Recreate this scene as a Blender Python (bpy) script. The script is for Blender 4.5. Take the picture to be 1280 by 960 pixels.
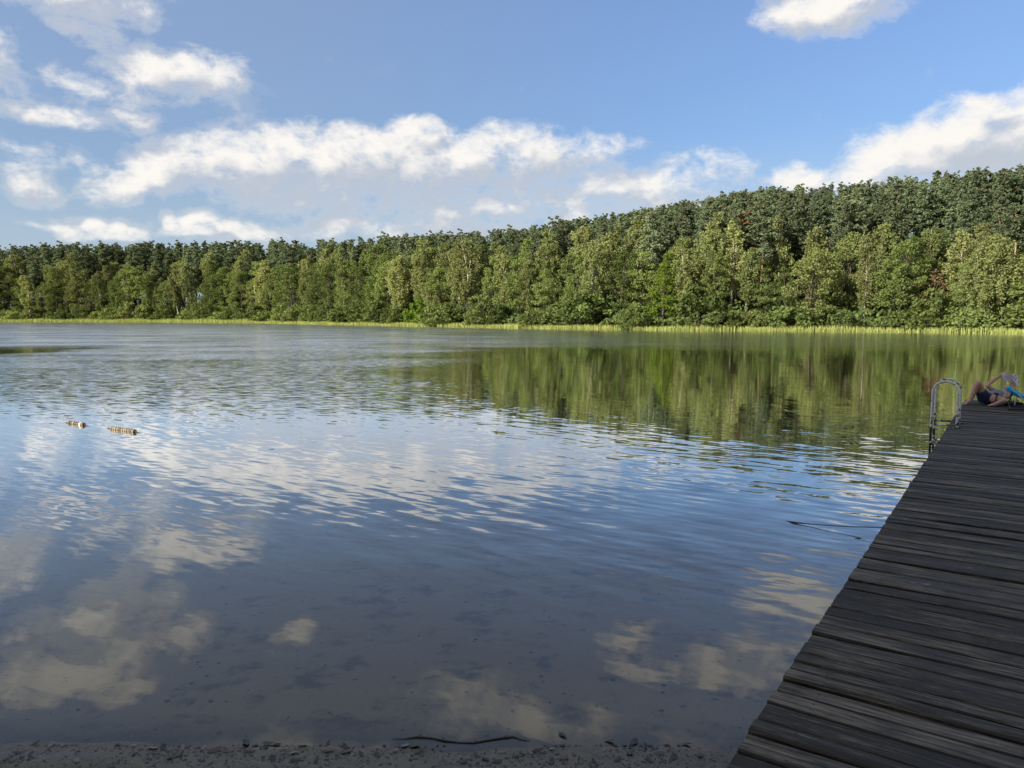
import bpy, bmesh, math, random
import numpy as np
from mathutils import Vector, Matrix

R = math.radians
random.seed(7)
rng = np.random.default_rng(7)
for o in list(bpy.data.objects):
    bpy.data.objects.remove(o)
SC = bpy.context.scene
COL = SC.collection

# ------------------------------------------------------------------ camera, sun, sky, exposure
CAM_H, FPX, PITCH = 2.0, 930.0, R(5.25)
cam_data = bpy.data.cameras.new('camera')
cam_data.sensor_width = 36.0
cam_data.lens = FPX / 1280.0 * 36.0
cam_data.clip_start = 0.05
cam_data.clip_end = 5000
cam = bpy.data.objects.new('camera', cam_data)
COL.objects.link(cam)
cam.location = (0, 0, CAM_H)
cam.rotation_euler = (R(90) - PITCH, 0, 0)
SC.camera = cam

SUN_AZ, SUN_EL = R(-126), R(27)          # azimuth from +Y towards +X; the sun is to the left, a little behind
SUN_DIR = Vector((math.sin(SUN_AZ) * math.cos(SUN_EL), math.cos(SUN_AZ) * math.cos(SUN_EL), math.sin(SUN_EL)))
sun_data = bpy.data.lights.new('sun', 'SUN')
sun_data.energy = 4.9
sun_data.angle = R(0.5)
sun_data.color = (1.0, 0.91, 0.76)
sun = bpy.data.objects.new('sun', sun_data)
COL.objects.link(sun)
sun.rotation_euler = SUN_DIR.to_track_quat('Z', 'Y').to_euler()
sun.location = (-60, -30, 60)

SC.view_settings.view_transform = 'Standard'
SC.view_settings.look = 'None'
SC.view_settings.gamma = 1.0
SC.view_settings.use_curve_mapping = False
SC.view_settings.exposure = 1.15
SC.cycles.use_denoising = True
SC.cycles.max_bounces = 8
SC.cycles.transparent_max_bounces = 24
SC.cycles.sample_clamp_indirect = 6.0
SKY_STRENGTH = 0.105
CLOUD_GAIN = 1.0


def pix_ray(px, py):
    a, b = (px - 640) / FPX, (py - 480) / FPX
    return Vector((a, math.cos(PITCH) - b * math.sin(PITCH), -math.sin(PITCH) - b * math.cos(PITCH)))


def at(px, py, z=0.0):                   # photo pixel -> point on the level plane z
    d = pix_ray(px, py)
    t = (z - CAM_H) / d.z
    return Vector((d.x * t, d.y * t, z))


def deep(px, py, y):                     # photo pixel -> point at forward distance y
    d = pix_ray(px, py)
    t = y / d.y
    return Vector((d.x * t, y, CAM_H + d.z * t))


def to_pix(p):
    x, y, z = p[0], p[1], p[2] - CAM_H
    f = y * math.cos(PITCH) - z * math.sin(PITCH)
    u = y * math.sin(PITCH) + z * math.cos(PITCH)
    return 640 + FPX * x / f, 480 - FPX * u / f


# ------------------------------------------------------------------ node helpers
class NT:
    def __init__(self, tree):
        self.t = tree
        self.n = tree.nodes
        self.l = tree.links

    def new(self, kind, **kw):
        n = self.n.new(kind)
        for k, v in kw.items():
            setattr(n, k, v)
        return n

    def put(self, sock, v):
        if isinstance(v, bpy.types.NodeSocket):
            self.l.new(v, sock)
        elif v is not None:
            if hasattr(sock.default_value, '__len__'):
                if not hasattr(v, '__len__'):
                    v = [v] * len(sock.default_value)
                v = list(v)
                n = len(sock.default_value)
                if len(v) < n:
                    v = v + [1.0] * (n - len(v))
                sock.default_value = v[:n]
            else:
                sock.default_value = v

    def m(self, op, a, b=None, c=None, clamp=False):
        n = self.new('ShaderNodeMath', operation=op, use_clamp=clamp)
        for i, v in enumerate((a, b, c)):
            if v is not None:
                self.put(n.inputs[i], v)
        return n.outputs[0]

    def v(self, op, a, b=None, scale=None):
        n = self.new('ShaderNodeVectorMath', operation=op)
        self.put(n.inputs[0], a)
        if b is not None:
            self.put(n.inputs[1], b)
        if scale is not None:
            self.put(n.inputs['Scale'], scale)
        return n.outputs['Value'] if op in ('LENGTH', 'DOT_PRODUCT', 'DISTANCE') else n.outputs[0]

    def sep(self, v):
        n = self.new('ShaderNodeSeparateXYZ')
        self.put(n.inputs[0], v)
        return n.outputs

    def comb(self, x, y, z=0.0):
        n = self.new('ShaderNodeCombineXYZ')
        for i, q in enumerate((x, y, z)):
            self.put(n.inputs[i], q)
        return n.outputs[0]

    def noise(self, vec, scale, detail=2.0, rough=0.5, dist=0.0, out='Fac'):
        n = self.new('ShaderNodeTexNoise')
        self.put(n.inputs['Vector'], vec)
        self.put(n.inputs['Scale'], scale)
        self.put(n.inputs['Detail'], detail)
        self.put(n.inputs['Roughness'], rough)
        self.put(n.inputs['Distortion'], dist)
        return n.outputs[0] if out == 'Fac' else n.outputs['Color']

    def ss(self, v, lo, hi, a=0.0, b=1.0):
        n = self.new('ShaderNodeMapRange', interpolation_type='SMOOTHSTEP')
        self.put(n.inputs['Value'], v)
        for k, q in (('From Min', lo), ('From Max', hi), ('To Min', a), ('To Max', b)):
            self.put(n.inputs[k], q)
        return n.outputs[0]

    def ramp(self, fac, stops):
        n = self.new('ShaderNodeValToRGB')
        e = n.color_ramp.elements
        while len(e) < len(stops):
            e.new(0.5)
        for k, (p, c) in zip(e, stops):
            k.position = p
            k.color = (c[0], c[1], c[2], 1.0) if hasattr(c, '__len__') else (c, c, c, 1.0)
        self.put(n.inputs[0], fac)
        return n.outputs[0]

    def mix(self, fac, a, b, blend='MIX'):
        n = self.new('ShaderNodeMix', data_type='RGBA', blend_type=blend)
        self.put(n.inputs[0], fac)
        self.put(n.inputs[6], a)
        self.put(n.inputs[7], b)
        return n.outputs[2]

    def mapping(self, vec, loc=(0, 0, 0), rot=(0, 0, 0), scale=(1, 1, 1)):
        n = self.new('ShaderNodeMapping')
        self.put(n.inputs[0], vec)
        n.inputs[1].default_value = loc
        n.inputs[2].default_value = rot
        n.inputs[3].default_value = scale
        return n.outputs[0]

    def waves(self, P, deg, along, across, detail, rough, dist=0.3, off=0.0):
        # noise stretched along a crest direction; returns value and the across direction
        c, q = math.cos(R(deg)), math.sin(R(deg))
        a = self.m('MULTIPLY_ADD', self.v('DOT_PRODUCT', P, (c, q, 0)), along, off)
        b = self.m('MULTIPLY_ADD', self.v('DOT_PRODUCT', P, (-q, c, 0)), across, off * 1.7)
        n = self.noise(self.comb(a, b, 0), 1.0, detail, rough, dist)
        return self.m('SUBTRACT', n, 0.5), (-q, c)

    def bump(self, height, strength=0.5, distance=0.01):
        n = self.new('ShaderNodeBump')
        self.put(n.inputs['Height'], height)
        self.put(n.inputs['Strength'], strength)
        self.put(n.inputs['Distance'], distance)
        return n.outputs[0]


def material(name):
    m = bpy.data.materials.new(name)
    m.use_nodes = True
    m.node_tree.nodes.clear()
    t = NT(m.node_tree)
    t.out = t.new('ShaderNodeOutputMaterial')
    return m, t


def principled(name, color, rough=0.6, metallic=0.0, spec=0.5, normal=None, build=None):
    m, t = material(name)
    p = t.new('ShaderNodeBsdfPrincipled')
    if build:
        color, rough2, normal = build(t)
        rough = rough if rough2 is None else rough2
    t.put(p.inputs['Base Color'], color)
    t.put(p.inputs['Roughness'], rough)
    t.put(p.inputs['Metallic'], metallic)
    t.put(p.inputs['Specular IOR Level'], spec)
    if normal is not None:
        t.put(p.inputs['Normal'], normal)
    t.l.new(p.outputs[0], t.out.inputs[0])
    return m


# ------------------------------------------------------------------ sky with clouds
def az_el(px, py):
    d = pix_ray(px, py).normalized()
    return math.atan2(d.x, d.y), math.asin(d.z)


def build_world():
    w = bpy.data.worlds.new('World')
    SC.world = w
    w.use_nodes = True
    w.node_tree.nodes.clear()
    t = NT(w.node_tree)
    # clouds as (photo x, photo y, x radius, y radius, weight)
    spots = [
        (235, 205, 75, 42, 1.0), (330, 195, 95, 42, 1.05), (440, 195, 95, 45, 1.05), (540, 205, 110, 52, .95),
        (520, 158, 45, 17, .8), (650, 200, 115, 45, .85), (730, 185, 60, 24, .6), (780, 232, 150, 34, .62), (620, 250, 230, 32, .62),
        (140, 232, 48, 24, .85), (430, 235, 200, 40, .7), (170, 222, 60, 20, .6), (540, 265, 90, 24, .6), (800, 262, 90, 20, .7),
        (205, 84, 84, 32, .85), (165, 72, 42, 22, .7), (250, 88, 55, 38, .8), (110, 105, 100, 18, .38), (75, 22, 32, 18, .65), (122, 42, 34, 18, .5),
        (55, 142, 88, 17, .72), (155, 142, 40, 12, .45), (35, 232, 42, 24, .6), (60, 205, 80, 20, .25),
        (78, 286, 24, 14, .8), (104, 279, 26, 16, .95), (138, 283, 26, 14, .9), (168, 287, 26, 11, .8), (120, 290, 80, 10, .7), (218, 277, 20, 14, .85), (243, 273, 24, 14, .95), (276, 282, 34, 11, .8), (250, 288, 60, 10, .7), (378, 250, 48, 16, .75), (320, 288, 140, 16, .6), (520, 288, 220, 18, .6), (735, 270, 70, 18, .7),
        (1120, 195, 80, 42, 1.0), (1210, 180, 110, 60, 1.1), (1280, 165, 120, 50, 1.1), (1010, 225, 52, 22, .85), (1070, 215, 60, 26, .8), (1245, 122, 50, 16, .7), (1300, 112, 55, 18, .7), (1380, 190, 160, 60, .9),
        (1040, 12, 85, 40, .9), (1090, -20, 100, 26, .8), (1000, 30, 48, 20, .6),
        (985, -62, 60, 40, .7), (1100, -75, 120, 38, .6),
        # above the frame, seen only mirrored in the lake
        (95, -15, 120, 40, .85), (60, -75, 130, 45, .85), (175, -45, 60, 30, .6), (335, -42, 30, 16, .7), (120, -110, 40, 22, .65),
        (40, 120, 60, 18, .2), (560, -120, 70, 30, .45), (800, -45, 40, 26, .8), (820, -85, 55, 24, .5), (660, -160, 120, 30, .6), (930, -90, 60, 40, .7),
        (-120, 60, 160, 60, .8), (-160, 200, 160, 60, .8), (300, -240, 200, 50, .8), (900, -260, 240, 60, .7), (1500, 20, 160, 60, .8),
    ]
    g = bpy.data.node_groups.new('cloud_density', 'ShaderNodeTree')
    g.interface.new_socket('P', in_out='INPUT', socket_type='NodeSocketVector')
    g.interface.new_socket('D', in_out='OUTPUT', socket_type='NodeSocketFloat')
    g.interface.new_socket('F', in_out='OUTPUT', socket_type='NodeSocketFloat')
    q = NT(g)
    gi = q.new('NodeGroupInput')
    go = q.new('NodeGroupOutput')
    p = gi.outputs[0]
    warp = q.v('SUBTRACT', q.noise(p, 11.0, 2.0, 0.5, out='Color'), (0.5, 0.5, 0.5))
    pw = q.v('MULTIPLY_ADD', warp, (0.075, 0.04, 0.0))
    pw.node.inputs[2].default_value = (0, 0, 0)
    q.l.new(p, pw.node.inputs[2])
    field = None
    for (px, py, rx, ry, wgt) in spots:
        a, e = az_el(px, py)
        ax = abs(az_el(px + rx, py)[0] - az_el(px - rx, py)[0]) / 2
        ey = abs(az_el(px, py - ry)[1] - az_el(px, py + ry)[1]) / 2
        d = q.v('SUBTRACT', pw, (a, e, 0))
        d = q.v('MULTIPLY', d, (1 / (ax * 1.12), 1 / (ey * 1.08), 0))
        ln = q.v('DOT_PRODUCT', d, d)
        f = q.m('MULTIPLY_ADD', ln, -wgt, wgt)
        field = f if field is None else q.m('SMOOTH_MAX', field, f, 0.15)
    field = q.m('MAXIMUM', field, -0.6)
    pn = q.v('MULTIPLY', p, (1.0, 1.45, 1.0))
    n1 = q.noise(pn, 19.0, 8.0, 0.60, 0.3)
    n2 = q.noise(pn, 42.0, 5.0, 0.60, 0.2)
    bill = q.m('ABSOLUTE', q.m('SUBTRACT', n2, 0.5))
    d = q.m('MULTIPLY_ADD', q.m('SUBTRACT', n1, 0.5), 2.7, field)
    d = q.m('MULTIPLY_ADD', q.m('SUBTRACT', 0.09, bill), 1.3, d)
    q.l.new(d, go.inputs[0])
    q.l.new(q.m('MULTIPLY_ADD', q.m('SUBTRACT', q.noise(pn, 13.0, 2.0, 0.5), 0.5), 2.0, field), go.inputs[1])

    tc = t.new('ShaderNodeTexCoord')
    dvec = t.v('NORMALIZE', tc.outputs['Generated'])
    s = t.sep(dvec)
    az = t.m('ARCTAN2', s[0], s[1])
    el = t.m('ARCSINE', t.m('MAXIMUM', t.m('MINIMUM', s[2], 1.0), -1.0))
    P = t.comb(az, el, 0.0)

    def dens(pv):
        n = t.new('ShaderNodeGroup')
        n.node_tree = g
        t.l.new(pv, n.inputs[0])
        return n.outputs
    high = t.m('MAXIMUM', t.ss(el, 0.66, 1.0, 0.0, 1.2), t.ss(t.m('ABSOLUTE', az), 1.1, 1.7, 0.0, 1.0))  # cloud cover added overhead and behind, out of view, to neutralise ambient light
    g0, g1 = dens(P), dens(t.v('ADD', P, (-0.020, 0.026, 0.0)))
    d0 = t.m('ADD', g0[0], high)
    mask = t.ss(d0, -0.16, 1.05)
    fine = t.m('SUBTRACT', g0[0], g1[0])
    broad = t.m('SUBTRACT', g0[1], g1[1])
    front = t.ss(t.m('MULTIPLY_ADD', fine, 0.34, t.m('MULTIPLY', broad, 0.62)), -0.16, 0.62)
    thin = t.ss(d0, 0.75, 0.15)
    lit = t.m('MAXIMUM', front, t.m('MULTIPLY', thin, 0.42))
    ccol = t.mix(lit, (2.3, 2.5, 2.85, 1), (4.2, 4.06, 3.86, 1))
    ccol = t.mix(t.m('MINIMUM', high, 1.0), ccol, (3.0, 2.85, 2.6, 1))
    gain = t.v('SCALE', ccol, scale=CLOUD_GAIN)
    sky = t.new('ShaderNodeTexSky', sky_type='NISHITA')
    sky.sun_disc = False
    sky.sun_elevation = SUN_EL
    sky.sun_rotation = SUN_AZ
    sky.altitude = 50
    sky.air_density = 1.0
    sky.dust_density = 0.6
    sky.ozone_density = 2.6
    # thin high veil, mostly on the left
    wn = t.noise(t.v('MULTIPLY', P, (1.0, 2.6, 1.0)), 5.0, 6.0, 0.6, 0.6)
    veil = t.m('MULTIPLY', t.ss(wn, 0.42, 0.78), t.ss(az, 0.15, -0.55, 0.10, 0.75))
    veil = t.m('MAXIMUM', veil, t.ss(az, 0.35, -0.5, 0.06, 0.30))
    low = t.m('MULTIPLY', t.ss(el, 0.27, 0.06), 0.68)
    veil = t.m('MAXIMUM', veil, low)
    tint = t.mix(t.ss(el, 0.08, 0.45), (0.42, 0.475, 0.55, 1), (0.62, 0.655, 0.75, 1))
    veil = t.m('MAXIMUM', veil, t.ss(el, 0.36, 0.62, 0.0, 0.34))  # extra whitening added above the frame to brighten the water's reflections
    base = t.mix(veil, t.mix(1.0, sky.outputs[0], tint, 'MULTIPLY'), (2.0, 2.4, 2.9, 1))
    colr = t.mix(mask, base, gain)
    bg = t.new('ShaderNodeBackground')
    bg.inputs[1].default_value = SKY_STRENGTH
    t.l.new(colr, bg.inputs[0])
    o = t.new('ShaderNodeOutputWorld')
    t.l.new(bg.outputs[0], o.inputs[0])


build_world()


# ------------------------------------------------------------------ object helpers
def tag(o, label=None, cat=None, group=None, kind=None):
    for k, v in (('label', label), ('category', cat), ('group', group), ('kind', kind)):
        if v:
            o[k] = v
    return o


def empty(name, loc=(0, 0, 0), rot=(0, 0, 0)):
    o = bpy.data.objects.new(name, None)
    o.empty_display_size = 0.2
    COL.objects.link(o)
    o.location = loc
    o.rotation_euler = rot
    return o


def mesh_np(name, verts, faces, mats, smooth=False, midx=None):
    """verts (N,3); faces list of index arrays, each (M,k)"""
    me = bpy.data.meshes.new(name)
    verts = np.asarray(verts, dtype=np.float32)
    faces = [np.asarray(f, dtype=np.int32) for f in faces if len(f)]
    me.vertices.add(len(verts))
    me.vertices.foreach_set('co', verts.ravel())
    nl = sum(f.size for f in faces)
    npoly = sum(len(f) for f in faces)
    me.loops.add(nl)
    me.polygons.add(npoly)
    me.loops.foreach_set('vertex_index', np.concatenate([f.ravel() for f in faces]))
    tot = np.concatenate([np.full(len(f), f.shape[1], dtype=np.int32) for f in faces])
    start = np.concatenate([[0], np.cumsum(tot)[:-1]]).astype(np.int32)
    me.polygons.foreach_set('loop_start', start)
    if midx is not None:
        me.polygons.foreach_set('material_index', np.asarray(midx, dtype=np.int32))
    if smooth:
        me.polygons.foreach_set('use_smooth', np.ones(npoly, dtype=bool))
    me.update(calc_edges=True)
    me.validate()
    for m in (mats if isinstance(mats, (list, tuple)) else [mats]):
        me.materials.append(m)
    return me


def link(name, me, parent=None, loc=(0, 0, 0), rot=(0, 0, 0)):
    o = bpy.data.objects.new(name, me)
    COL.objects.link(o)
    o.parent = parent
    o.location = loc
    o.rotation_euler = rot
    return o


class MB:
    """collects simple solids into one mesh"""
    def __init__(self):
        self.v, self.f, self.k = [], [], 0

    def add(self, verts, faces):
        self.v += [tuple(q) for q in verts]
        self.f += [tuple(i + self.k for i in fc) for fc in faces]
        self.k += len(verts)

    def box(self, c, size, rot=None, jitter=0.0):
        sx, sy, sz = (q / 2 for q in size)
        M = rot if rot is not None else Matrix.Identity(3)
        vs = []
        for z in (-sz, sz):
            for x, y in ((-sx, -sy), (sx, -sy), (sx, sy), (-sx, sy)):
                vs.append(Vector(c) + M @ Vector((x + random.uniform(-jitter, jitter), y + random.uniform(-jitter, jitter), z)))
        self.add(vs, [(3, 2, 1, 0), (4, 5, 6, 7), (0, 1, 5, 4), (1, 2, 6, 5), (2, 3, 7, 6), (3, 0, 4, 7)])

    def tube(self, pts, rad, seg=10, cap=True):
        pts = [Vector(p) for p in pts]
        n = len(pts)
        rads = rad if hasattr(rad, '__len__') else [rad] * n
        ref = None
        rings = []
        for i, p in enumerate(pts):
            d = (pts[min(i + 1, n - 1)] - pts[max(i - 1, 0)]).normalized()
            if ref is None:
                ref = Vector((0, 0, 1)) if abs(d.z) < 0.9 else Vector((1, 0, 0))
            a = (ref - d * ref.dot(d)).normalized()
            b = d.cross(a)
            ref = a
            rings.append([p + (a * math.cos(k * 2 * math.pi / seg) + b * math.sin(k * 2 * math.pi / seg)) * rads[i] for k in range(seg)])
        vs = [q for r in rings for q in r]
        fs = []
        for i in range(n - 1):
            for k in range(seg):
                k2 = (k + 1) % seg
                fs.append((i * seg + k, i * seg + k2, (i + 1) * seg + k2, (i + 1) * seg + k))
        if cap:
            fs.append(tuple(reversed(range(seg))))
            fs.append(tuple((n - 1) * seg + k for k in range(seg)))
        self.add(vs, fs)

    def build(self, name, mat, parent=None, smooth=True, bevel=0.0, loc=(0, 0, 0), rot=(0, 0, 0)):
        me = bpy.data.meshes.new(name)
        me.from_pydata(self.v, [], self.f)
        me.update()
        me.materials.append(mat)
        o = link(name, me, parent, loc, rot)
        if smooth:
            me.polygons.foreach_set('use_smooth', np.ones(len(me.polygons), dtype=bool))
            try:
                me.set_sharp_from_angle(angle=R(40))
            except Exception:
                pass
        if bevel:
            b = o.modifiers.new('bevel', 'BEVEL')
            b.width = bevel
            b.segments = 2
        return o


# ------------------------------------------------------------------ lake outline and terrain heights
SHORE = [(-12, 3.55), (-5, 3.42), (-2.4, 3.33), (-1.2, 3.30), (0.1, 3.26), (0.8, 3.28), (2.5, 3.1), (9, 2.0), (30, 2.5), (70, 8), (98, 30), (92, 55), (72, 72),
         (57, 83), (50, 91.5), (38, 98.5), (24, 101.5), (7.3, 114), (-11.5, 134), (-37, 163), (-64, 197), (-104, 221), (-161, 234),
         (-215, 225), (-260, 180), (-260, 110), (-200, 40), (-110, 12), (-45, 5.5)]
SH = np.array(SHORE)


def lake_sdf(x, y):
    """signed distance to the shoreline, positive on land"""
    x = np.asarray(x, float)
    y = np.asarray(y, float)
    best = np.full(x.shape, 1e9)
    inside = np.zeros(x.shape, bool)
    n = len(SH)
    for i in range(n):
        ax, ay = SH[i]
        bx, by = SH[(i + 1) % n]
        dx, dy = bx - ax, by - ay
        tt = np.clip(((x - ax) * dx + (y - ay) * dy) / (dx * dx + dy * dy), 0, 1)
        best = np.minimum(best, np.hypot(x - ax - tt * dx, y - ay - tt * dy))
        c = ((ay > y) != (by > y)) & (x < (bx - ax) * (y - ay) / (by - ay + 1e-12) + ax)
        inside ^= c
    return np.where(inside, -best, best)


def sstep(a, b, v):
    t = np.clip((v - a) / (b - a), 0, 1)
    return t * t * (3 - 2 * t)


def ground_z(x, y):
    x = np.asarray(x, float)
    y = np.asarray(y, float)
    d = lake_sdf(x, y)
    far = sstep(25, 60, np.hypot(x, y))
    hill = 4.0 + 12.5 * sstep(-38, 62, x)
    land_far = 0.18 * np.clip(d, 0, 3) + hill * sstep(0, 78, d)
    wob = 0.010 * np.sin(x * 3.1 + 0.6 * np.sin(y * 4)) + 0.008 * np.sin(x * 7.3 + y * 5.1)
    land_near = 0.105 * np.clip(d, 0, 2.2) + 0.03 * np.clip(d - 2.2, 0, 30) + wob * np.clip(d, 0, 0.5)
    land = land_near * (1 - far) + land_far * far
    bed = -(0.085 * np.clip(-d, 0, 6) + 0.14 * np.clip(-d - 6, 0, 30))
    lap = np.exp(-np.abs(d) * 1.5) * (1 - far) * (.0012 * np.sin(x * 2.3 + 1) + .0016 * np.sin(x * 6.1 + y * 2) + .0014 * np.sin(x * 14.3 + 2))
    return np.where(d > 0, land, bed) + lap


# ------------------------------------------------------------------ ground
def ground_mat():
    def b(t):
        geo = t.new('ShaderNodeNewGeometry')
        P = geo.outputs['Position']
        s = t.sep(P)
        z = s[2]
        dist = t.v('LENGTH', t.comb(s[0], s[1], 0))
        # dry to wet sand with dark specks
        n1 = t.noise(P, 9.0, 6.0, 0.65)
        n2 = t.noise(P, 85.0, 4.0, 0.7)
        n3 = t.noise(P, 2.6, 4.0, 0.6)
        sand = t.ramp(t.m('MULTIPLY_ADD', n2, 0.5, t.m('MULTIPLY', n1, 0.5)), [(0.30, (.024, .019, .012)), (0.46, (.098, .084, .060)), (0.62, (.165, .145, .108))])
        wet = t.ss(t.m('MULTIPLY_ADD', t.m('SUBTRACT', n1, 0.5), 0.02, z), 0.035, 0.012)
        sand = t.mix(t.m('MULTIPLY', wet, 0.30), sand, (.10, .10, .095, 1))
        # lake floor: pale sand and silt; darkening with depth paints in light lost underwater
        bedn = t.m('MULTIPLY_ADD', t.m('SUBTRACT', n3, 0.5), 0.5, z)
        bed = t.mix(t.ss(bedn, -0.18, -0.80), (.250, .220, .178, 1), (.100, .095, .075, 1))
        bed = t.mix(t.ss(z, -0.6, -2.0), bed, (.026, .034, .012, 1))
        blot = t.ss(t.noise(P, 3.2, 5.0, 0.7), 0.52, 0.66)
        bed = t.mix(t.m('MULTIPLY', blot, 0.6), bed, (.035, .034, .028, 1))
        col = t.mix(t.ss(z, -0.03, 0.0), bed, sand)
        # forest floor and grass beyond
        fl = t.ramp(t.noise(P, 0.6, 6.0, 0.7), [(0.3, (.018, .020, .010)), (0.5, (.035, .040, .016)), (0.7, (.05, .045, .025))])
        farm = t.m('MULTIPLY', t.ss(dist, 20.0, 45.0), t.ss(z, -0.02, 0.1))
        col = t.mix(farm, col, fl)
        rough = t.ss(wet, 0.0, 1.0, 0.9, 0.42)
        h = t.m('MULTIPLY_ADD', n2, 0.35, n1)
        return col, rough, t.bump(h, 0.6, 0.02)
    return principled('ground_sand_and_silt', None, build=b, spec=0.35)


def axis(lo, hi, c, n, k):
    u = np.linspace(np.arcsinh((lo - c) / k), np.arcsinh((hi - c) / k), n)
    return np.sinh(u) * k + c


gx = axis(-700, 620, 0, 300, 2.6)
gy = axis(-260, 760, 3.2, 300, 1.6)
X, Y = np.meshgrid(gx, gy)
Z = ground_z(X, Y)
nv = X.size
idx = np.arange(nv).reshape(X.shape)
quads = np.stack([idx[:-1, :-1].ravel(), idx[:-1, 1:].ravel(), idx[1:, 1:].ravel(), idx[1:, :-1].ravel()], 1)
ground = link('ground', mesh_np('ground', np.stack([X.ravel(), Y.ravel(), Z.ravel()], 1), [quads], ground_mat(), smooth=True))
tag(ground, 'sandy beach, lake floor and wooded hillside around the lake', 'ground', kind='structure')


# ------------------------------------------------------------------ water
def water_mat():
    m, t = material('lake_water')
    geo = t.new('ShaderNodeNewGeometry')
    P = geo.outputs['Position']
    s = t.sep(P)
    x, y = s[0], s[1]
    edge = t.noise(t.v('MULTIPLY', P, (0.05, 0.13, 1)), 1.0, 4.0, 0.55)
    e = t.m('SUBTRACT', edge, 0.5)
    yy = t.m('MULTIPLY_ADD', e, 16.0, y)
    xx = t.m('MULTIPLY_ADD', e, 9.0, x)
    # breeze: a far band right across, and a wide patch left of centre; calm in front and by the jetty
    band = t.m('MULTIPLY', t.ss(yy, 41.0, 52.0), t.ss(x, -14.0, 22.0, 1.0, 0.5))
    left = t.m('MULTIPLY', t.ss(xx, 1.0, -6.5), t.ss(yy, 10.5, 19.0))
    pocket = t.v('LENGTH', t.v('MULTIPLY', t.v('SUBTRACT', t.comb(xx, yy, 0), (-34.0, 43.0, 0)), (1 / 10.0, 1 / 8.0, 0)))
    left = t.m('MULTIPLY', left, t.ss(pocket, 0.7, 1.15, 0.12, 1.0))
    breeze = t.m('MAXIMUM', band, left)
    gust = t.noise(t.v('MULTIPLY', P, (0.10, 0.22, 1)), 1.0, 4.0, 0.6)
    breeze = t.m('MULTIPLY', breeze, t.ss(gust, 0.25, 0.65, 0.55, 1.1))
    # ripple slopes
    mid = t.m('MULTIPLY', t.ss(yy, 4.2, 7.0), t.ss(yy, 17.0, 10.0, 0.16, 1.0))
    patch = t.ss(t.noise(t.v('MULTIPLY', P, (0.35, 0.5, 1)), 1.0, 2.0, 0.5), 0.35, 0.65, 0.5, 1.1)
    mid = t.m('MULTIPLY', mid, patch)
    near = t.ss(yy, 8.0, 4.0)
    bfar = t.m('MULTIPLY', breeze, t.ss(y, 12.0, 46.0, 0.8, 2.0))
    comps = [
        (t.waves(P, -38, 1.3, 8.2, 1.0, 0.4, 0.4, 0.0), t.m('ADD', t.m('MULTIPLY', mid, 0.125), t.m('MULTIPLY_ADD', breeze, 0.08, 0.022))),
        (t.waves(P, -20, 3.0, 13.0, 1.5, 0.5, 0.3, 5.0), t.m('ADD', t.m('MULTIPLY', mid, 0.09), t.m('MULTIPLY_ADD', breeze, 0.20, 0.014))),
        (t.waves(P, 8, 1.6, 5.6, 4.0, 0.72, 0.3, 11.0), t.m('MULTIPLY_ADD', bfar, 0.27, 0.008)),
        (t.waves(P, -48, 2.0, 7.5, 4.0, 0.7, 0.3, 17.0), t.m('MULTIPLY_ADD', bfar, 0.23, 0.005)),
        (t.waves(P, -30, 0.8, 2.4, 2.0, 0.5, 0.3, 23.0), t.m('MULTIPLY_ADD', near, 0.022, 0.012)),
    ]
    sx = sy = None
    for (val, (nx, ny)), amp in comps:
        w = t.m('MULTIPLY', val, amp)
        sx = t.m('MULTIPLY', w, nx) if sx is None else t.m('MULTIPLY_ADD', w, nx, sx)
        sy = t.m('MULTIPLY', w, ny) if sy is None else t.m('MULTIPLY_ADD', w, ny, sy)
    nrm = t.v('NORMALIZE', t.comb(sx, sy, 1.0))
    rough = t.m('MULTIPLY_ADD', breeze, t.ss(y, 8.0, 40.0, 0.09, 0.15), 0.008)
    rough = t.m('ADD', rough, t.m('MULTIPLY', t.ss(y, 14.0, 60.0), 0.04))
    fr = t.new('ShaderNodeFresnel')
    fr.inputs[0].default_value = 1.333
    t.l.new(nrm, fr.inputs['Normal'])
    gl = t.new('ShaderNodeBsdfGlossy')
    t.put(gl.inputs['Color'], (0.97, 0.98, 0.98, 1))
    t.put(gl.inputs['Roughness'], rough)
    t.l.new(nrm, gl.inputs['Normal'])
    tr = t.new('ShaderNodeBsdfTransparent')
    t.put(tr.inputs[0], (0.92, 0.93, 0.88, 1))
    mx = t.new('ShaderNodeMixShader')
    t.put(mx.inputs[0], t.ss(fr.outputs[0], 0.02, 0.50, 0.075, 1.0))
    t.l.new(tr.outputs[0], mx.inputs[1])
    t.l.new(gl.outputs[0], mx.inputs[2])
    t.l.new(mx.outputs[0], t.out.inputs[0])
    return m


wx = np.array([-270, -60, -12, 0, 12, 40, 106.0])
wy = np.array([0.5, 3.5, 6, 12, 40, 120, 240.0])
WX, WY = np.meshgrid(wx, wy)
wi = np.arange(WX.size).reshape(WX.shape)
wq = np.stack([wi[:-1, :-1].ravel(), wi[:-1, 1:].ravel(), wi[1:, 1:].ravel(), wi[1:, :-1].ravel()], 1)
water = link('water', mesh_np('water', np.stack([WX.ravel(), WY.ravel(), np.zeros(WX.size)], 1), [wq], water_mat()))
tag(water, 'still lake water with light ripples mirroring forest and clouds', 'water', kind='structure')


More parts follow.
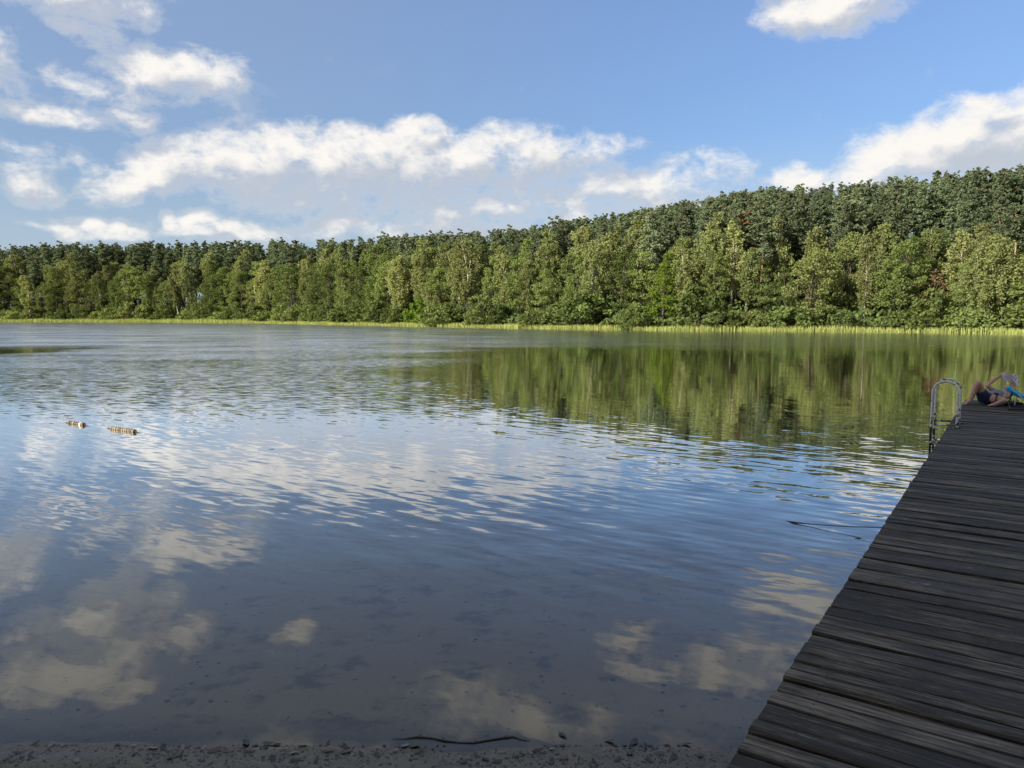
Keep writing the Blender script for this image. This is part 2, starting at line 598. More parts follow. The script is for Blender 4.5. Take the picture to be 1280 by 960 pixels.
# ------------------------------------------------------------------ plant materials
def leaf_mat(name, c1, c2, trans=0.35, spread=0.5, warm=None, vary=0.0):
    m, t = material(name)
    oi = t.new('ShaderNodeObjectInfo')
    geo = t.new('ShaderNodeNewGeometry')
    rnd = t.m('FRACT', t.m('MULTIPLY', oi.outputs['Random'], 7.31))
    isl = geo.outputs['Random Per Island']
    f = t.m('ADD', t.m('MULTIPLY', rnd, spread), t.m('MULTIPLY', isl, 1 - spread))
    col = t.mix(f, (*c1, 1), (*c2, 1))
    if warm:
        col = t.mix(t.m('MULTIPLY', t.ss(oi.outputs['Random'], 0.55, 1.0), 0.55), col, (*warm, 1))
    tone = t.m('FRACT', t.m('MULTIPLY', oi.outputs['Random'], 23.7))
    col = t.v('SCALE', col, scale=t.m('MULTIPLY_ADD', tone, vary, 1.06 - vary * .62))
    df = t.new('ShaderNodeBsdfDiffuse')
    t.l.new(col, df.inputs[0])
    tl = t.new('ShaderNodeBsdfTranslucent')
    t.l.new(t.mix(1.0, col, (1.25, 1.2, 0.6, 1), 'MULTIPLY'), tl.inputs[0])
    mx = t.new('ShaderNodeMixShader')
    mx.inputs[0].default_value = trans
    t.l.new(df.outputs[0], mx.inputs[1])
    t.l.new(tl.outputs[0], mx.inputs[2])
    t.l.new(mx.outputs[0], t.out.inputs[0])
    return m


def bark_mat(name, low, high=None, z0=0.0, z1=1.0, bands=False):
    def b(t):
        tc = t.new('ShaderNodeTexCoord')
        P = tc.outputs['Object']
        n = t.noise(t.v('MULTIPLY', P, (6, 6, 1.2)), 1.0, 4.0, 0.6)
        if bands:
            k = t.noise(t.v('MULTIPLY', P, (1.2, 1.2, 2.2)), 1.0, 4.0, 0.7)
            col = t.mix(t.ss(k, 0.56, 0.64), (*low, 1), (.05, .045, .04, 1))
            col = t.mix(t.m('MULTIPLY', n, 0.4), col, (*[q * .5 for q in low], 1))
        else:
            col = t.mix(n, (*[q * .6 for q in low], 1), (*low, 1))
            if high:
                z = t.sep(P)[2]
                col = t.mix(t.ss(z, z0, z1), col, t.mix(n, (*[q * .65 for q in high], 1), (*high, 1)))
        return col, None, None
    return principled(name, None, rough=0.9, build=b, spec=0.15)


M_PINE = leaf_mat('pine_needles', (.076, .110, .064), (.172, .206, .116), 0.24, 0.5, vary=.6)
M_ALDER = leaf_mat('broad_leaves', (.070, .110, .036), (.190, .230, .076), 0.34, 0.6, warm=(.19, .20, .08), vary=.75)
M_BIRCH = leaf_mat('birch_leaves', (.120, .152, .056), (.250, .268, .112), 0.36, 0.55, vary=.55)
M_DARKLEAF = leaf_mat('dark_oak_leaves', (.062, .095, .034), (.115, .150, .052), 0.28, 0.4)
M_RUSTY = leaf_mat('rusty_dry_leaves', (.12, .085, .045), (.17, .12, .065), 0.25, 0.4)
B_PINE = bark_mat('pine_bark', (.13, .095, .07), (.21, .125, .075), 4.0, 9.0)
B_RED = bark_mat('red_pine_bark', (.30, .15, .09), (.44, .21, .10), 1.0, 6.0)
B_BIRCH = bark_mat('birch_bark', (.40, .375, .33), bands=True)
B_DARK = bark_mat('dark_bark', (.095, .08, .062))
B_GREY = bark_mat('bleached_wood', (.34, .31, .26))


# ------------------------------------------------------------------ plant meshes
def unit(v):
    return v / (np.linalg.norm(v, axis=1, keepdims=True) + 1e-9)


def cards(centers, size, up=0.6, aspect=1.6, outward=None, droop=0.0):
    n = len(centers)
    nn = rng.normal(size=(n, 3))
    nn[:, 2] += up
    if outward is not None:
        nn += outward * 0.7
    nn = unit(nn)
    r = rng.normal(size=(n, 3))
    r[:, 2] -= droop
    a = unit(r - nn * (r * nn).sum(1, keepdims=True))
    b = np.cross(nn, a)
    s = size * rng.uniform(0.6, 1.35, (n, 1))
    L, W = s * aspect * .5, s * .5
    k1, k2 = rng.uniform(-.35, .35, (n, 1)), rng.uniform(-.35, .35, (n, 1))
    v = np.stack([centers - a * L, centers + b * W + a * L * k1, centers + a * L, centers - b * W + a * L * k2], 1).reshape(-1, 3)
    f = np.arange(4 * n).reshape(-1, 4)
    return v, f


def blob_points(c, r, n, shell=0.35):
    d = unit(rng.normal(size=(n, 3)))
    k = rng.uniform(shell, 1.0, (n, 1)) ** 0.6
    return np.asarray(c) + d * k * np.asarray(r), d


class Wood:
    def __init__(self):
        self.mb = MB()

    def limb(self, pts, r0, r1, seg=6):
        n = len(pts)
        self.mb.tube(pts, [r0 + (r1 - r0) * (i / (n - 1)) for i in range(n)], seg, cap=False)

    def mesh(self, name, mat):
        me = bpy.data.meshes.new(name)
        me.from_pydata(self.mb.v, [], self.mb.f)
        me.update()
        me.materials.append(mat)
        me.polygons.foreach_set('use_smooth', np.ones(len(me.polygons), dtype=bool))
        return me


def trunk_line(H, bend=0.4, n=7, lean=0.0):
    ph, ph2 = random.uniform(0, 6.3), random.uniform(0, 6.3)
    ax = random.uniform(0, 6.3)
    out = []
    for i in range(n):
        u = i / (n - 1)
        o = bend * (math.sin(u * 3.1 + ph) - math.sin(ph)) * u
        out.append(Vector((math.cos(ax) * o + lean * u * H, math.sin(ax) * o + 0.3 * bend * math.sin(u * 5 + ph2) * u, u * H)))
    return out


def on_line(pts, u):
    k = u * (len(pts) - 1)
    i = min(int(k), len(pts) - 2)
    return pts[i].lerp(pts[i + 1], k - i)


def make_pine(i, H=20.0, base=0.36, rad=2.7, npads=46, top='round', bark=None):
    w = Wood()
    tl = trunk_line(H * .97, 0.5)
    w.limb([tl[0] - Vector((0, 0, .6))] + tl, 0.23, 0.035, 8)
    npads = int(npads * 1.4)
    V, F, k = [], [], 0
    ga = random.uniform(0, 6)
    for j in range(npads):
        u = base + (1 - base) * ((j + random.random()) / npads) ** 0.92
        tt = (u - base) / (1 - base)
        ga += 2.39996 + random.uniform(-.5, .5)
        if top == 'round':
            r = rad * (1 - tt ** 1.5) ** .95 * random.uniform(.45, 1.15) * (0.75 + .4 * min(1, tt * 3))
        elif top == 'flat':
            r = rad * (0.55 + .6 * tt) * random.uniform(.5, 1.1) * (1 if tt < .85 else .6)
        else:
            r = rad * (1 - tt) ** .75 * random.uniform(.6, 1.1)
        r = max(r, .35)
        p0 = on_line(tl, u * .985)
        rise = random.uniform(-.05, .35) * r + tt * .5
        end = p0 + Vector((math.cos(ga) * r, math.sin(ga) * r, rise))
        mid = p0.lerp(end, .55) - Vector((0, 0, .12 * r))
        w.limb([p0, mid, end], 0.05, 0.015, 4)
        for q in range(3 if r > 1.2 else 2):
            s = (0.98, .68, .4)[q] if r > 1.2 else (.95, .5)[q]
            c = p0.lerp(end, s) + Vector((random.uniform(-.4, .4), random.uniform(-.4, .4), random.uniform(-.3, .4)))
            pr = random.uniform(.36, .80) * (1 - .55 * tt ** 3) * (0.8 + .25 * min(r, 2) / 2)
            n = int(84 * pr) + 6
            P, d = blob_points(c, (pr * 1.08, pr * 1.08, pr * .72), n, .1)
            v, f = cards(P, 0.19, 0.65, 1.9, d)
            V.append(v); F.append(f + k); k += len(v)
    for j in range(random.randint(3, 8)):                    # dead stubs below the crown
        u = random.uniform(base * .45, base)
        a = random.uniform(0, 6.3)
        p0 = on_line(tl, u)
        w.limb([p0, p0 + Vector((math.cos(a), math.sin(a), random.uniform(-.3, .3))) * random.uniform(.5, 1.4)], .03, .01, 3)
    return w.mesh('trunk', bark or B_PINE), mesh_np('crown', np.concatenate(V), [np.concatenate(F)], M_PINE)


def make_broad(i, H=12.0, base=0.12, rx=3.0, lumps=70, lump=1.0, leaf=.19, mat=None, bark=None, dense=112, shape='egg', limbs=3):
    w = Wood()
    tl = trunk_line(H * .9, 0.5)
    w.limb([tl[0] - Vector((0, 0, .6))] + tl, 0.02 * H * .8, 0.03, 7)
    lumps = int(lumps * 1.35)
    V, F, k = [], [], 0
    z0, z1 = base * H, H * .97
    side = [random.uniform(.75, 1.2) for _ in range(7)]
    for j in range(lumps):
        tt = random.random() ** .9
        prof = {'egg': math.sin(math.pi * (tt * .86 + .12)) ** .7, 'round': math.sqrt(max(0, 1 - (2 * tt - 1) ** 2)),
                'cone': (1 - tt) ** .7 * .95 + .05, 'umbrella': math.sin(math.pi * min(1, tt * .62 + .33)) ** .8}[shape]
        a = random.uniform(0, 6.283)
        sd = side[int(a)] * (1 + .18 * math.sin(3 * a + tt * 9))
        rr = rx * prof * sd * random.uniform(.35, 1.0) ** .5
        c = on_line(tl, min(.98, tt * .9 + .05))
        c = Vector((c.x + math.cos(a) * rr, c.y + math.sin(a) * rr, z0 + (z1 - z0) * tt))
        pr = lump * random.uniform(.6, 1.15) * (0.65 + .35 * prof)
        n = int(dense * pr * pr)
        P, d = blob_points(c, (pr, pr, pr * .62), max(n, 12), .25)
        v, f = cards(P, leaf, 0.7, 1.45, d)
        V.append(v); F.append(f + k); k += len(v)
        if j % 3 == 0:
            p0 = on_line(tl, max(.1, min(.9, tt * .75)))
            w.limb([p0, p0.lerp(c, .55) - Vector((0, 0, .1)), c], 0.06, 0.012, 4)
    return w.mesh('trunk', bark or B_DARK), mesh_np('crown', np.concatenate(V), [np.concatenate(F)], mat or M_ALDER)


def make_birch(i, H=14.0, base=0.36, rx=2.1, strands=120, leaf=.2, stems=1, weep=1.0, mat=None):
    w = Wood()
    V, F, k = [], [], 0
    for st in range(stems):
        tl = trunk_line(H * random.uniform(.9, 1.0) * (1 - .08 * st), 0.7, 8, lean=(0.0 if stems == 1 else (-.05 + .1 * st)))
        w.limb([tl[0] - Vector((0, 0, .6))] + tl, 0.19, 0.03, 7)
        for j in range(strands // stems):
            tt = random.random()
            u = base + (1 - base) * tt
            a = random.uniform(0, 6.283)
            r = rx * (math.sin(math.pi * (tt * .8 + .16)) ** .8) * random.uniform(.3, 1.0) * (1 + .2 * math.sin(2 * a + i))
            p0 = on_line(tl, u * .97)
            tip = p0 + Vector((math.cos(a) * r, math.sin(a) * r, .45 * r + .2))
            if j % 2 == 0:
                w.limb([p0, p0.lerp(tip, .5), tip], 0.03, 0.008, 3)
            ln = random.uniform(.7, 1.9) * weep * (1.1 - .5 * tt)
            n = int(26 + 16 * ln)
            s = rng.uniform(0, 1, (n, 1))
            c = np.array(tip) + np.concatenate([rng.normal(0, .26, (n, 2)) * (1 - .3 * s), -s * ln + .15], 1)
            v, f = cards(c, leaf, 0.25, 1.7, None, .6)
            V.append(v); F.append(f + k); k += len(v)
    return w.mesh('trunk', B_BIRCH), mesh_np('crown', np.concatenate(V), [np.concatenate(F)], mat or M_BIRCH)


def make_shrub(i, H=3.2, rx=2.0, mat=None, n_l=34):
    w = Wood()
    V, F, k = [], [], 0
    for j in range(n_l):
        a = random.uniform(0, 6.283)
        tt = random.random() ** .8
        rr = rx * math.sqrt(max(.02, 1 - tt * tt)) * random.uniform(.3, 1) ** .5
        c = Vector((math.cos(a) * rr, math.sin(a) * rr, .15 + H * .92 * tt))
        pr = random.uniform(.45, .85)
        P, d = blob_points(c, (pr, pr, pr * .65), int(80 * pr), .2)
        v, f = cards(P, .21, .6, 1.5, d)
        V.append(v); F.append(f + k); k += len(v)
        if j % 4 == 0:
            w.limb([Vector((0, 0, -.2)), Vector((c.x * .4, c.y * .4, c.z * .55)), c], .05, .012, 4)
    return w.mesh('stem', B_DARK), mesh_np('foliage', np.concatenate(V), [np.concatenate(F)], mat or M_ALDER)


def make_dead(i, H=13.0, twigs=26, bark=None):
    w = Wood()
    tl = trunk_line(H, 0.6)
    w.limb([tl[0] - Vector((0, 0, .5))] + tl, 0.16, 0.03, 7)
    for j in range(twigs):
        u = random.uniform(.3, .97)
        a = random.uniform(0, 6.3)
        L = random.uniform(.6, 2.2) * (1.2 - u)
        p0 = on_line(tl, u)
        e = p0 + Vector((math.cos(a) * L, math.sin(a) * L, L * random.uniform(.1, .8)))
        w.limb([p0, p0.lerp(e, .5) + Vector((0, 0, -.08)), e], .04, .012, 3)
    return w.mesh('trunk', bark or B_GREY)


PINES = [make_pine(0), make_pine(1, base=.5, rad=2.6, npads=38), make_pine(2, base=.35, rad=3.0, npads=52, top='point'),
         make_pine(3, base=.4, rad=2.7, npads=46, top='point'), make_pine(4, base=.55, rad=3.0, npads=36, top='flat'),
         make_pine(5, base=.42, rad=3.1, npads=50, top='point'), make_pine(6, base=.38, rad=2.5, npads=44, top='point')]
ALDERS = [make_broad(0), make_broad(1, shape='round', rx=3.4, lumps=78), make_broad(2, shape='cone', rx=3.0), make_broad(3, shape='egg', rx=2.5, lumps=58),
          make_broad(4, shape='umbrella', rx=3.4, base=.25), make_broad(5, shape='round', rx=3.0, base=.05, lumps=80)]
BIRCHES = [make_birch(0), make_birch(1, stems=2, rx=1.9), make_birch(2, rx=2.5, weep=1.4, strands=140), make_birch(3, base=.22, rx=1.7), make_birch(4, stems=2, rx=2.3, base=.25, strands=130)]
SHRUBS = [make_shrub(0), make_shrub(1, 2.6, 2.4), make_shrub(2, 3.8, 1.7), make_shrub(3, 2.2, 1.9)]


def place_tree(name, meshes, x, y, h_scale, w_scale, rz, tilt=(0, 0), info=None, part=('trunk', 'crown'), z=None):
    zz = float(ground_z(np.array([x]), np.array([y]))[0]) if z is None else z
    root = empty(name, (x, y, zz), (tilt[0], tilt[1], rz))
    root.scale = (w_scale, w_scale, h_scale)
    for me, pn in zip(meshes, part):
        link(pn, me, root)
    return root


# ------------------------------------------------------------------ forest on the far shore
FAR = [(-182, 231), (-161, 234), (-104, 221), (-64, 197), (-37, 163), (-11.5, 134), (7.3, 114), (24, 101.5), (38, 98.5), (50, 91.5), (57, 83), (66, 77)]
FSEG = [(Vector(FAR[i]), Vector(FAR[i + 1])) for i in range(len(FAR) - 1)]
FLEN = [(b - a).length for a, b in FSEG]


def shore_pt(s):
    for (a, b), L in zip(FSEG, FLEN):
        if s <= L:
            return a.lerp(b, s / L)
        s -= L
    return FSEG[-1][1]


def shore_nrm(s):
    a, b = shore_pt(max(0, s - 14)), shore_pt(min(sum(FLEN), s + 14))
    d = (b - a).normalized()
    return Vector((-d.y, d.x)) if True else d


TOTAL = sum(FLEN)


def s_of_px(px):                               # shoreline position whose screen x is px
    best = min((abs(to_pix((*shore_pt(k * TOTAL / 1500), 0))[0] - px), k * TOTAL / 1500) for k in range(1501))
    return best[1]


def back(s, d):
    p = shore_pt(s) + shore_nrm(s) * d
    return p.x, p.y


trees = []        # dicts: object, pixel x, row, word, landmark


def note(o, row, word, mark=None):
    trees.append({'o': o, 'px': to_pix(o.location)[0], 'row': row, 'word': word, 'mark': mark})
    return o


# landmarks: distinctive single trees of the photo
taken = []


def mark_tree(px, d, name, meshes, H, H0, wsc, label, short, tilt=(0, 0), cat='tree', rz=None, part=('trunk', 'crown')):
    s = s_of_px(px)
    x, y = back(s, d)
    # walk along the shore until the base stands under the wanted picture column
    for _ in range(12):
        e = px - to_pix((x, y, 0))[0]
        s += e * 0.10
        s = min(max(s, 0), TOTAL)
        x, y = back(s, d)
    o = place_tree(name, meshes, x, y, H / H0, wsc * .88, rz if rz is not None else random.uniform(0, 6.28), tilt, part=part)
    tag(o, label, cat, 'trees along the far shore')
    note(o, 'mark', '', short)
    taken.append((x, y, 2.2))
    return o


RED_PINE = make_pine(20, base=.50, rad=3.4, npads=46, top='flat', bark=B_RED)
BARE_PINE = make_pine(21, base=.72, rad=2.6, npads=22, top='flat', bark=bark_mat('pale_pine_bark', (.40, .29, .19), (.46, .30, .17), 3, 9))
OAK = make_broad(22, H=12, shape='round', rx=3.6, lumps=90, mat=M_DARKLEAF, base=.1)
MAPLE = make_broad(23, H=12, shape='cone', rx=3.2, lumps=84, mat=leaf_mat('maple_leaves', (.085, .13, .022), (.15, .20, .035), .36, .3))
LIME_BUSH = make_shrub(24, 3.4, 2.6, leaf_mat('lime_leaves', (.085, .145, .022), (.13, .20, .03), .36, .3), 46)
RUSTY = make_broad(25, H=9, shape='egg', rx=1.8, lumps=26, mat=M_RUSTY, dense=36)
FEATHER = make_birch(26, rx=2.9, weep=1.5, strands=170, base=.22)
WEEP = make_birch(27, rx=3.4, weep=2.3, strands=190, base=.30)
DEAD1 = make_dead(28)
SNAG = make_dead(29, twigs=7, bark=bark_mat('pale_snag_wood', (.46, .38, .28)))

mark_tree(12, 5, 'alder_tree', ALDERS[1], 17, 12, 1.5, 'large dark alder crown at the far left end of the wooded shore', 'large dark alder')
mark_tree(68, 7, 'birch_tree', BIRCHES[1], 17, 14, 1.25, 'birch with a pale forked trunk showing among dark trees near the left end', 'forked pale birch')
mark_tree(196, 4, 'birch_tree', BIRCHES[3], 14, 14, 1.0, 'thin birch whose white trunk leans left over the reeds on the left shore', 'left-leaning thin birch', (0, R(-9)))
mark_tree(224, 4, 'birch_tree', BIRCHES[0], 13, 14, .95, 'pale birch leaning right, trunk visible down to the reeds', 'right-leaning pale birch', (0, R(10)))
mark_tree(362, 16, 'dead_tree', (DEAD1,), 18, 13, 1.4, 'leafless grey brown tree standing among green pines', 'leafless grey tree', part=('trunk',))
mark_tree(388, 7, 'dead_tree', (SNAG,), 15, 13, 1.5, 'bare pale tree stem with few stubs in front of the dark forest', 'bare pale stem', part=('trunk',))
mark_tree(500, 4, 'birch_tree', BIRCHES[2], 14, 14, 1.3, 'pale green drooping birch standing right behind the reeds', 'pale drooping birch')
mark_tree(524, 2, 'bush', LIME_BUSH, 4.6, 3.4, 1.35, 'bright green rounded bush at the edge of the reeds', 'bright rounded bush', part=('stem', 'foliage'), cat='bush')
mark_tree(552, 3, 'birch_tree', BIRCHES[3], 9, 14, .8, 'small birch leaning steeply left with a pale bent trunk', 'steeply leaning birch', (0, R(-26)), rz=0)
mark_tree(585, 4, 'birch_tree', BIRCHES[4], 15.5, 14, 1.35, 'tallest yellow green birch of the middle shore, in front of pines', 'tall yellowish birch')
mark_tree(765, 9, 'birch_tree', BIRCHES[0], 14.5, 14, 1.3, 'airy tall birch rising to a pale top before the dark pines', 'airy tall birch')
mark_tree(828, 4, 'maple_tree', MAPLE, 10.5, 12, 1.0, 'bright green cone shaped maple at the water edge', 'cone shaped maple')
mark_tree(856, 4, 'birch_tree', BIRCHES[1], 11, 14, .95, 'slim birch with two white stems beside the bright maple', 'two-stemmed white birch')
mark_tree(880, 9, 'birch_tree', FEATHER, 15, 14, 1.0, 'broad pale birch reaching high left of the red pine', 'broad pale birch')
mark_tree(917, 12, 'pine_tree', RED_PINE, 16.5, 20, .95, 'pine with glowing red brown trunk and a wide dark crown', 'red-trunked pine', (0, R(-4)))
mark_tree(1012, 3, 'alder_tree', ALDERS[5], 10.5, 12, 1.2, 'full green alder hanging over the water below the hill', 'overhanging alder')
mark_tree(1092, 14, 'birch_tree', FEATHER, 13.5, 14, 1.05, 'feathery yellow green birch rising from the middle of the hill', 'feathery birch')
mark_tree(1122, 4, 'alder_tree', ALDERS[4], 11, 12, 1.1, 'alder with dark bare lower trunks showing by the shore', 'dark-trunked alder')
mark_tree(1166, 16, 'oak_tree', OAK, 12, 12, 1.0, 'rounded dark green oak in the middle of the hillside', 'rounded dark oak')
mark_tree(1168, 5, 'alder_tree', RUSTY, 7.2, 9, 1.1, 'small rusty brown half withered tree under the dark oak', 'rusty withered tree')
mark_tree(1196, 11, 'birch_tree', BIRCHES[4], 12, 14, 1.1, 'light green birch just right of the dark oak', 'light green birch')
mark_tree(1232, 3, 'birch_tree', WEEP, 11.5, 14, 1.0, 'weeping birch with hanging yellow green strands near the jetty end', 'weeping birch')
mark_tree(1262, 8, 'pine_tree', BARE_PINE, 14.5, 20, 1.0, 'pine with a long bare pale trunk and small top at the right edge', 'bare-trunked pine')


def free(x, y, r):
    return all((x - a) ** 2 + (y - b) ** 2 > (r + c) ** 2 * .8 for a, b, c in taken)


SKY_X = [-60, 0, 150, 300, 430, 600, 700, 800, 930, 1050, 1150, 1280, 1420]
SKY_Y = [299, 297, 296, 296, 295, 289, 275, 261, 237, 229, 216, 206, 198]


def tallest(x, y):
    # tree height that just reaches the top line of the wood at this place
    px = to_pix((x, y, 0))[0]
    top = CAM_H + (394.5 - float(np.interp(px, SKY_X, SKY_Y))) / FPX * y
    return max(4.0, top - float(ground_z(np.array([x]), np.array([y]))[0]))


def fill_row(d, spacing, jitter, kinds, row, s0=0.0, s1=TOTAL, r=1.2):
    s = s0 + random.uniform(0, spacing)
    while s < s1:
        for _try in range(5):
            ss_, dd = s + random.uniform(-1, 1) * spacing * .35, d + random.uniform(-jitter, jitter)
            x, y = back(min(max(ss_, 0), TOTAL), dd)
            if free(x, y, r):
                break
        else:
            s += spacing
            continue
        k = random.choices(kinds, [q[0] for q in kinds])[0]
        _, name, pool, H0, hlo, hhi, word, part = k
        H = random.uniform(hlo, hhi)
        cap = tallest(x, y)
        if name == 'pine_tree':
            H = min(H, cap * random.uniform(.84, .99))
            wsc = H / H0 * random.uniform(.95, 1.30)
        elif name == 'bush':
            wsc = H / H0 * random.uniform(.95, 1.25)
        else:
            H = min(H * min(1.0, .38 + y / 330.0), cap * .94)
            wsc = H / H0 * random.uniform(.80, 1.08)
        o = place_tree(name, random.choice(pool), x, y, H / H0, wsc, random.uniform(0, 6.28), (R(random.uniform(-3, 3)), R(random.uniform(-3, 3))), part=part)
        o['category'] = 'bush' if name == 'bush' else 'tree'
        o['group'] = 'bushes at the far water edge' if name == 'bush' else 'trees along the far shore'
        w = word
        if name == 'pine_tree':
            w = ('tall ' if H > 17.5 else 'shorter ') + word
        note(o, row, w)
        taken.append((x, y, r))
        s += spacing


TC = ('trunk', 'crown')
SF = ('stem', 'foliage')
K_PINE = (1, 'pine_tree', PINES, 20.0, 23.0, 26.5, 'dark pine', TC)
fill_row(2.2, 5.0, 1.0, [(1, 'bush', SHRUBS, 3.2, 2.4, 5.0, 'low green bush', SF)], 'bush', r=.8)
fill_row(0.0, 11.0, .9, [(1, 'bush', SHRUBS, 3.2, 2.4, 4.5, 'overhanging green bush', SF)], 'bush', s0=190, r=.8)
fill_row(4.5, 3.7, 1.3, [(5, 'alder_tree', ALDERS, 12.0, 11, 17, 'leafy alder', TC), (3, 'birch_tree', BIRCHES, 14.0, 14, 19, 'slim birch', TC)], 'front', r=1.2)
fill_row(9.5, 4.2, 1.6, [(4, 'alder_tree', ALDERS, 12.0, 15, 20, 'leafy alder', TC), (3, 'birch_tree', BIRCHES, 14.0, 17, 22, 'slim birch', TC), (3, 'pine_tree', PINES, 20.0, 18, 22, 'dark pine', TC)], 'second', r=1.4)
fill_row(16.5, 4.3, 1.4, [K_PINE, (.12, 'birch_tree', BIRCHES, 14.0, 18, 22, 'high birch', TC), (.05, 'alder_tree', ALDERS, 12.0, 16, 21, 'high alder', TC)], 'middle', r=1.4)
fill_row(22.0, 4.3, 1.6, [K_PINE], 'upper', r=1.4)
fill_row(29, 4.6, 2.0, [K_PINE], 'rear', r=1.2)
fill_row(41, 5.2, 2.4, [K_PINE], 'hill', s0=130, r=1.4)
fill_row(52, 5.4, 2.6, [K_PINE], 'high', s0=170, r=1.4)
fill_row(64, 5.6, 3.0, [K_PINE], 'ridge', s0=190, r=1.4)

fill_row(26, 5.0, 2.0, [K_PINE], 'upper', s0=150, r=1.2)
fill_row(36, 5.0, 2.2, [K_PINE], 'hill', s0=165, r=1.2)
fill_row(47, 5.2, 2.2, [K_PINE], 'high', s0=180, r=1.2)
fill_row(58, 5.4, 2.6, [K_PINE], 'high', s0=185, r=1.2)
fill_row(72, 5.0, 2.6, [K_PINE], 'ridge', s0=190, r=1.2)
fill_row(82, 4.2, 2.2, [K_PINE], 'crest', s0=150, r=1.0)
fill_row(90, 4.2, 2.2, [K_PINE], 'crest', s0=150, r=1.0)
fill_row(36, 4.2, 1.6, [K_PINE], 'crest', s1=150, r=1.0)

# pines filling the wedges between the rows
for _ in range(2600):
    y = random.uniform(95, 290)
    x = random.uniform(-.73, .74) * y
    d = float(lake_sdf(np.array([x]), np.array([y]))[0])
    if not 15 < d < (48 if x < -30 else 88) or not free(x, y, 2.1):
        continue
    cap = tallest(x, y)
    H = min(random.uniform(23, 26.5), cap * random.uniform(.84, .99))
    o = place_tree('pine_tree', random.choice(PINES), x, y, H / 20, H / 20 * random.uniform(.95, 1.25), random.uniform(0, 6.28), (R(random.uniform(-3, 3)), R(random.uniform(-3, 3))))
    o['category'] = 'tree'
    o['group'] = 'trees along the far shore'
    note(o, 'rear' if d < 40 else 'high', ('tall ' if H > 17.5 else 'shorter ') + 'dark pine')
    taken.append((x, y, 2.1))


def settle_pines(limit=295):
    # keep the pines that show largest as single trees; of the rest, those wholly behind nearer crowns
    # are left out and those peeping through become one distant mass
    for q in trees:
        o = q['o']
        me = o.children[0].data
        zt = max(v.co.z for v in me.vertices) * o.scale[2] if me.name not in HT else HT[me.name] * o.scale[2]
        HT.setdefault(me.name, zt / o.scale[2])
        q['top'] = to_pix(o.location + Vector((0, 0, zt)))[1]
        q['dep'] = o.location.y
        q['hw'] = 2.2 * o.scale[0] * FPX / o.location.y
    pines = [q for q in trees if q['o'].name.startswith('pine_tree') and q['row'] != 'mark']
    for q in pines:
        shown = 120.0
        for px in (q['px'] - q['hw'] * .7, q['px'], q['px'] + q['hw'] * .7):
            tops = [r['top'] for r in trees if r['dep'] < q['dep'] - .5 and abs(r['px'] - px) < r['hw'] * .8]
            gap = (min(tops) - q['top']) if tops else 60
            q['vis'] = max(q.get('vis', -99), gap)
        if q['px'] > 1300 or q['px'] < -25:
            q['vis'] -= 200
    pines.sort(key=lambda q: -q['vis'] * q['hw'] if q['vis'] > 0 else -q['vis'])
    V, F, k, n_mass, n_gone = [], [], 0, 0, 0
    for q in pines[limit:]:
        o = q['o']
        trees.remove(q)
        if -14 < q['vis']:
            M = np.array(Matrix.LocRotScale(o.location, o.rotation_euler, o.scale))
            for ch in o.children:
                if ch.name.startswith('crown'):
                    me = ch.data
                    co = np.empty(len(me.vertices) * 3, dtype=np.float32)
                    me.vertices.foreach_get('co', co)
                    co = co.reshape(-1, 3) @ M[:3, :3].T + M[:3, 3]
                    V.append(co)
                    F.append(np.arange(len(co)).reshape(-1, 4) + k)
                    k += len(co)
            n_mass += 1
        else:
            n_gone += 1
        for ch in list(o.children):
            bpy.data.objects.remove(ch)
        bpy.data.objects.remove(o)
    if V:
        tag(link('distant_pines', mesh_np('distant_pines', np.concatenate(V), [np.concatenate(F)], M_PINE)),
            'mass of dark pines showing only through gaps far back in the wood', 'pine wood', kind='stuff')
    print('PINES', len(pines), 'mass', n_mass, 'gone', n_gone)


HT = {}
settle_pines()

ROW_TXT = {'bush': 'at the water edge', 'front': 'in the shoreline row', 'second': 'just behind the shoreline row', 'middle': 'midway up the wood',
           'upper': 'in the upper wood', 'rear': 'near the back of the wood', 'hill': 'on the upper slope', 'high': 'high on the slope', 'ridge': 'on the ridge', 'crest': 'on the hindmost crest'}
ORD = ['first', 'second', 'third', 'fourth', 'fifth', 'sixth', 'seventh', 'eighth', 'ninth', 'tenth', 'eleventh', 'twelfth', 'thirteenth', 'fourteenth', 'fifteenth']


def label_by_landmark(items, marks, row_txt):
    """word + row + rank counted from the nearest landmark"""
    rows = {}
    for it in items:
        near = min(marks, key=lambda m: abs(m['px'] - it['px']))
        side = 'right' if it['px'] >= near['px'] else 'left'
        rows.setdefault((it['row'], it['word'], id(near), side), []).append((abs(it['px'] - near['px']), it, near, side))
    for lst in rows.values():
        lst.sort(key=lambda q: q[0])
        for n, (_, it, near, side) in enumerate(lst):
            it['o']['label'] = f"{it['word']} {row_txt[it['row']]}, {ORD[n]} {side} of the {near['mark']}"


label_by_landmark([q for q in trees if q['row'] != 'mark'], [q for q in trees if q['row'] == 'mark'], ROW_TXT)


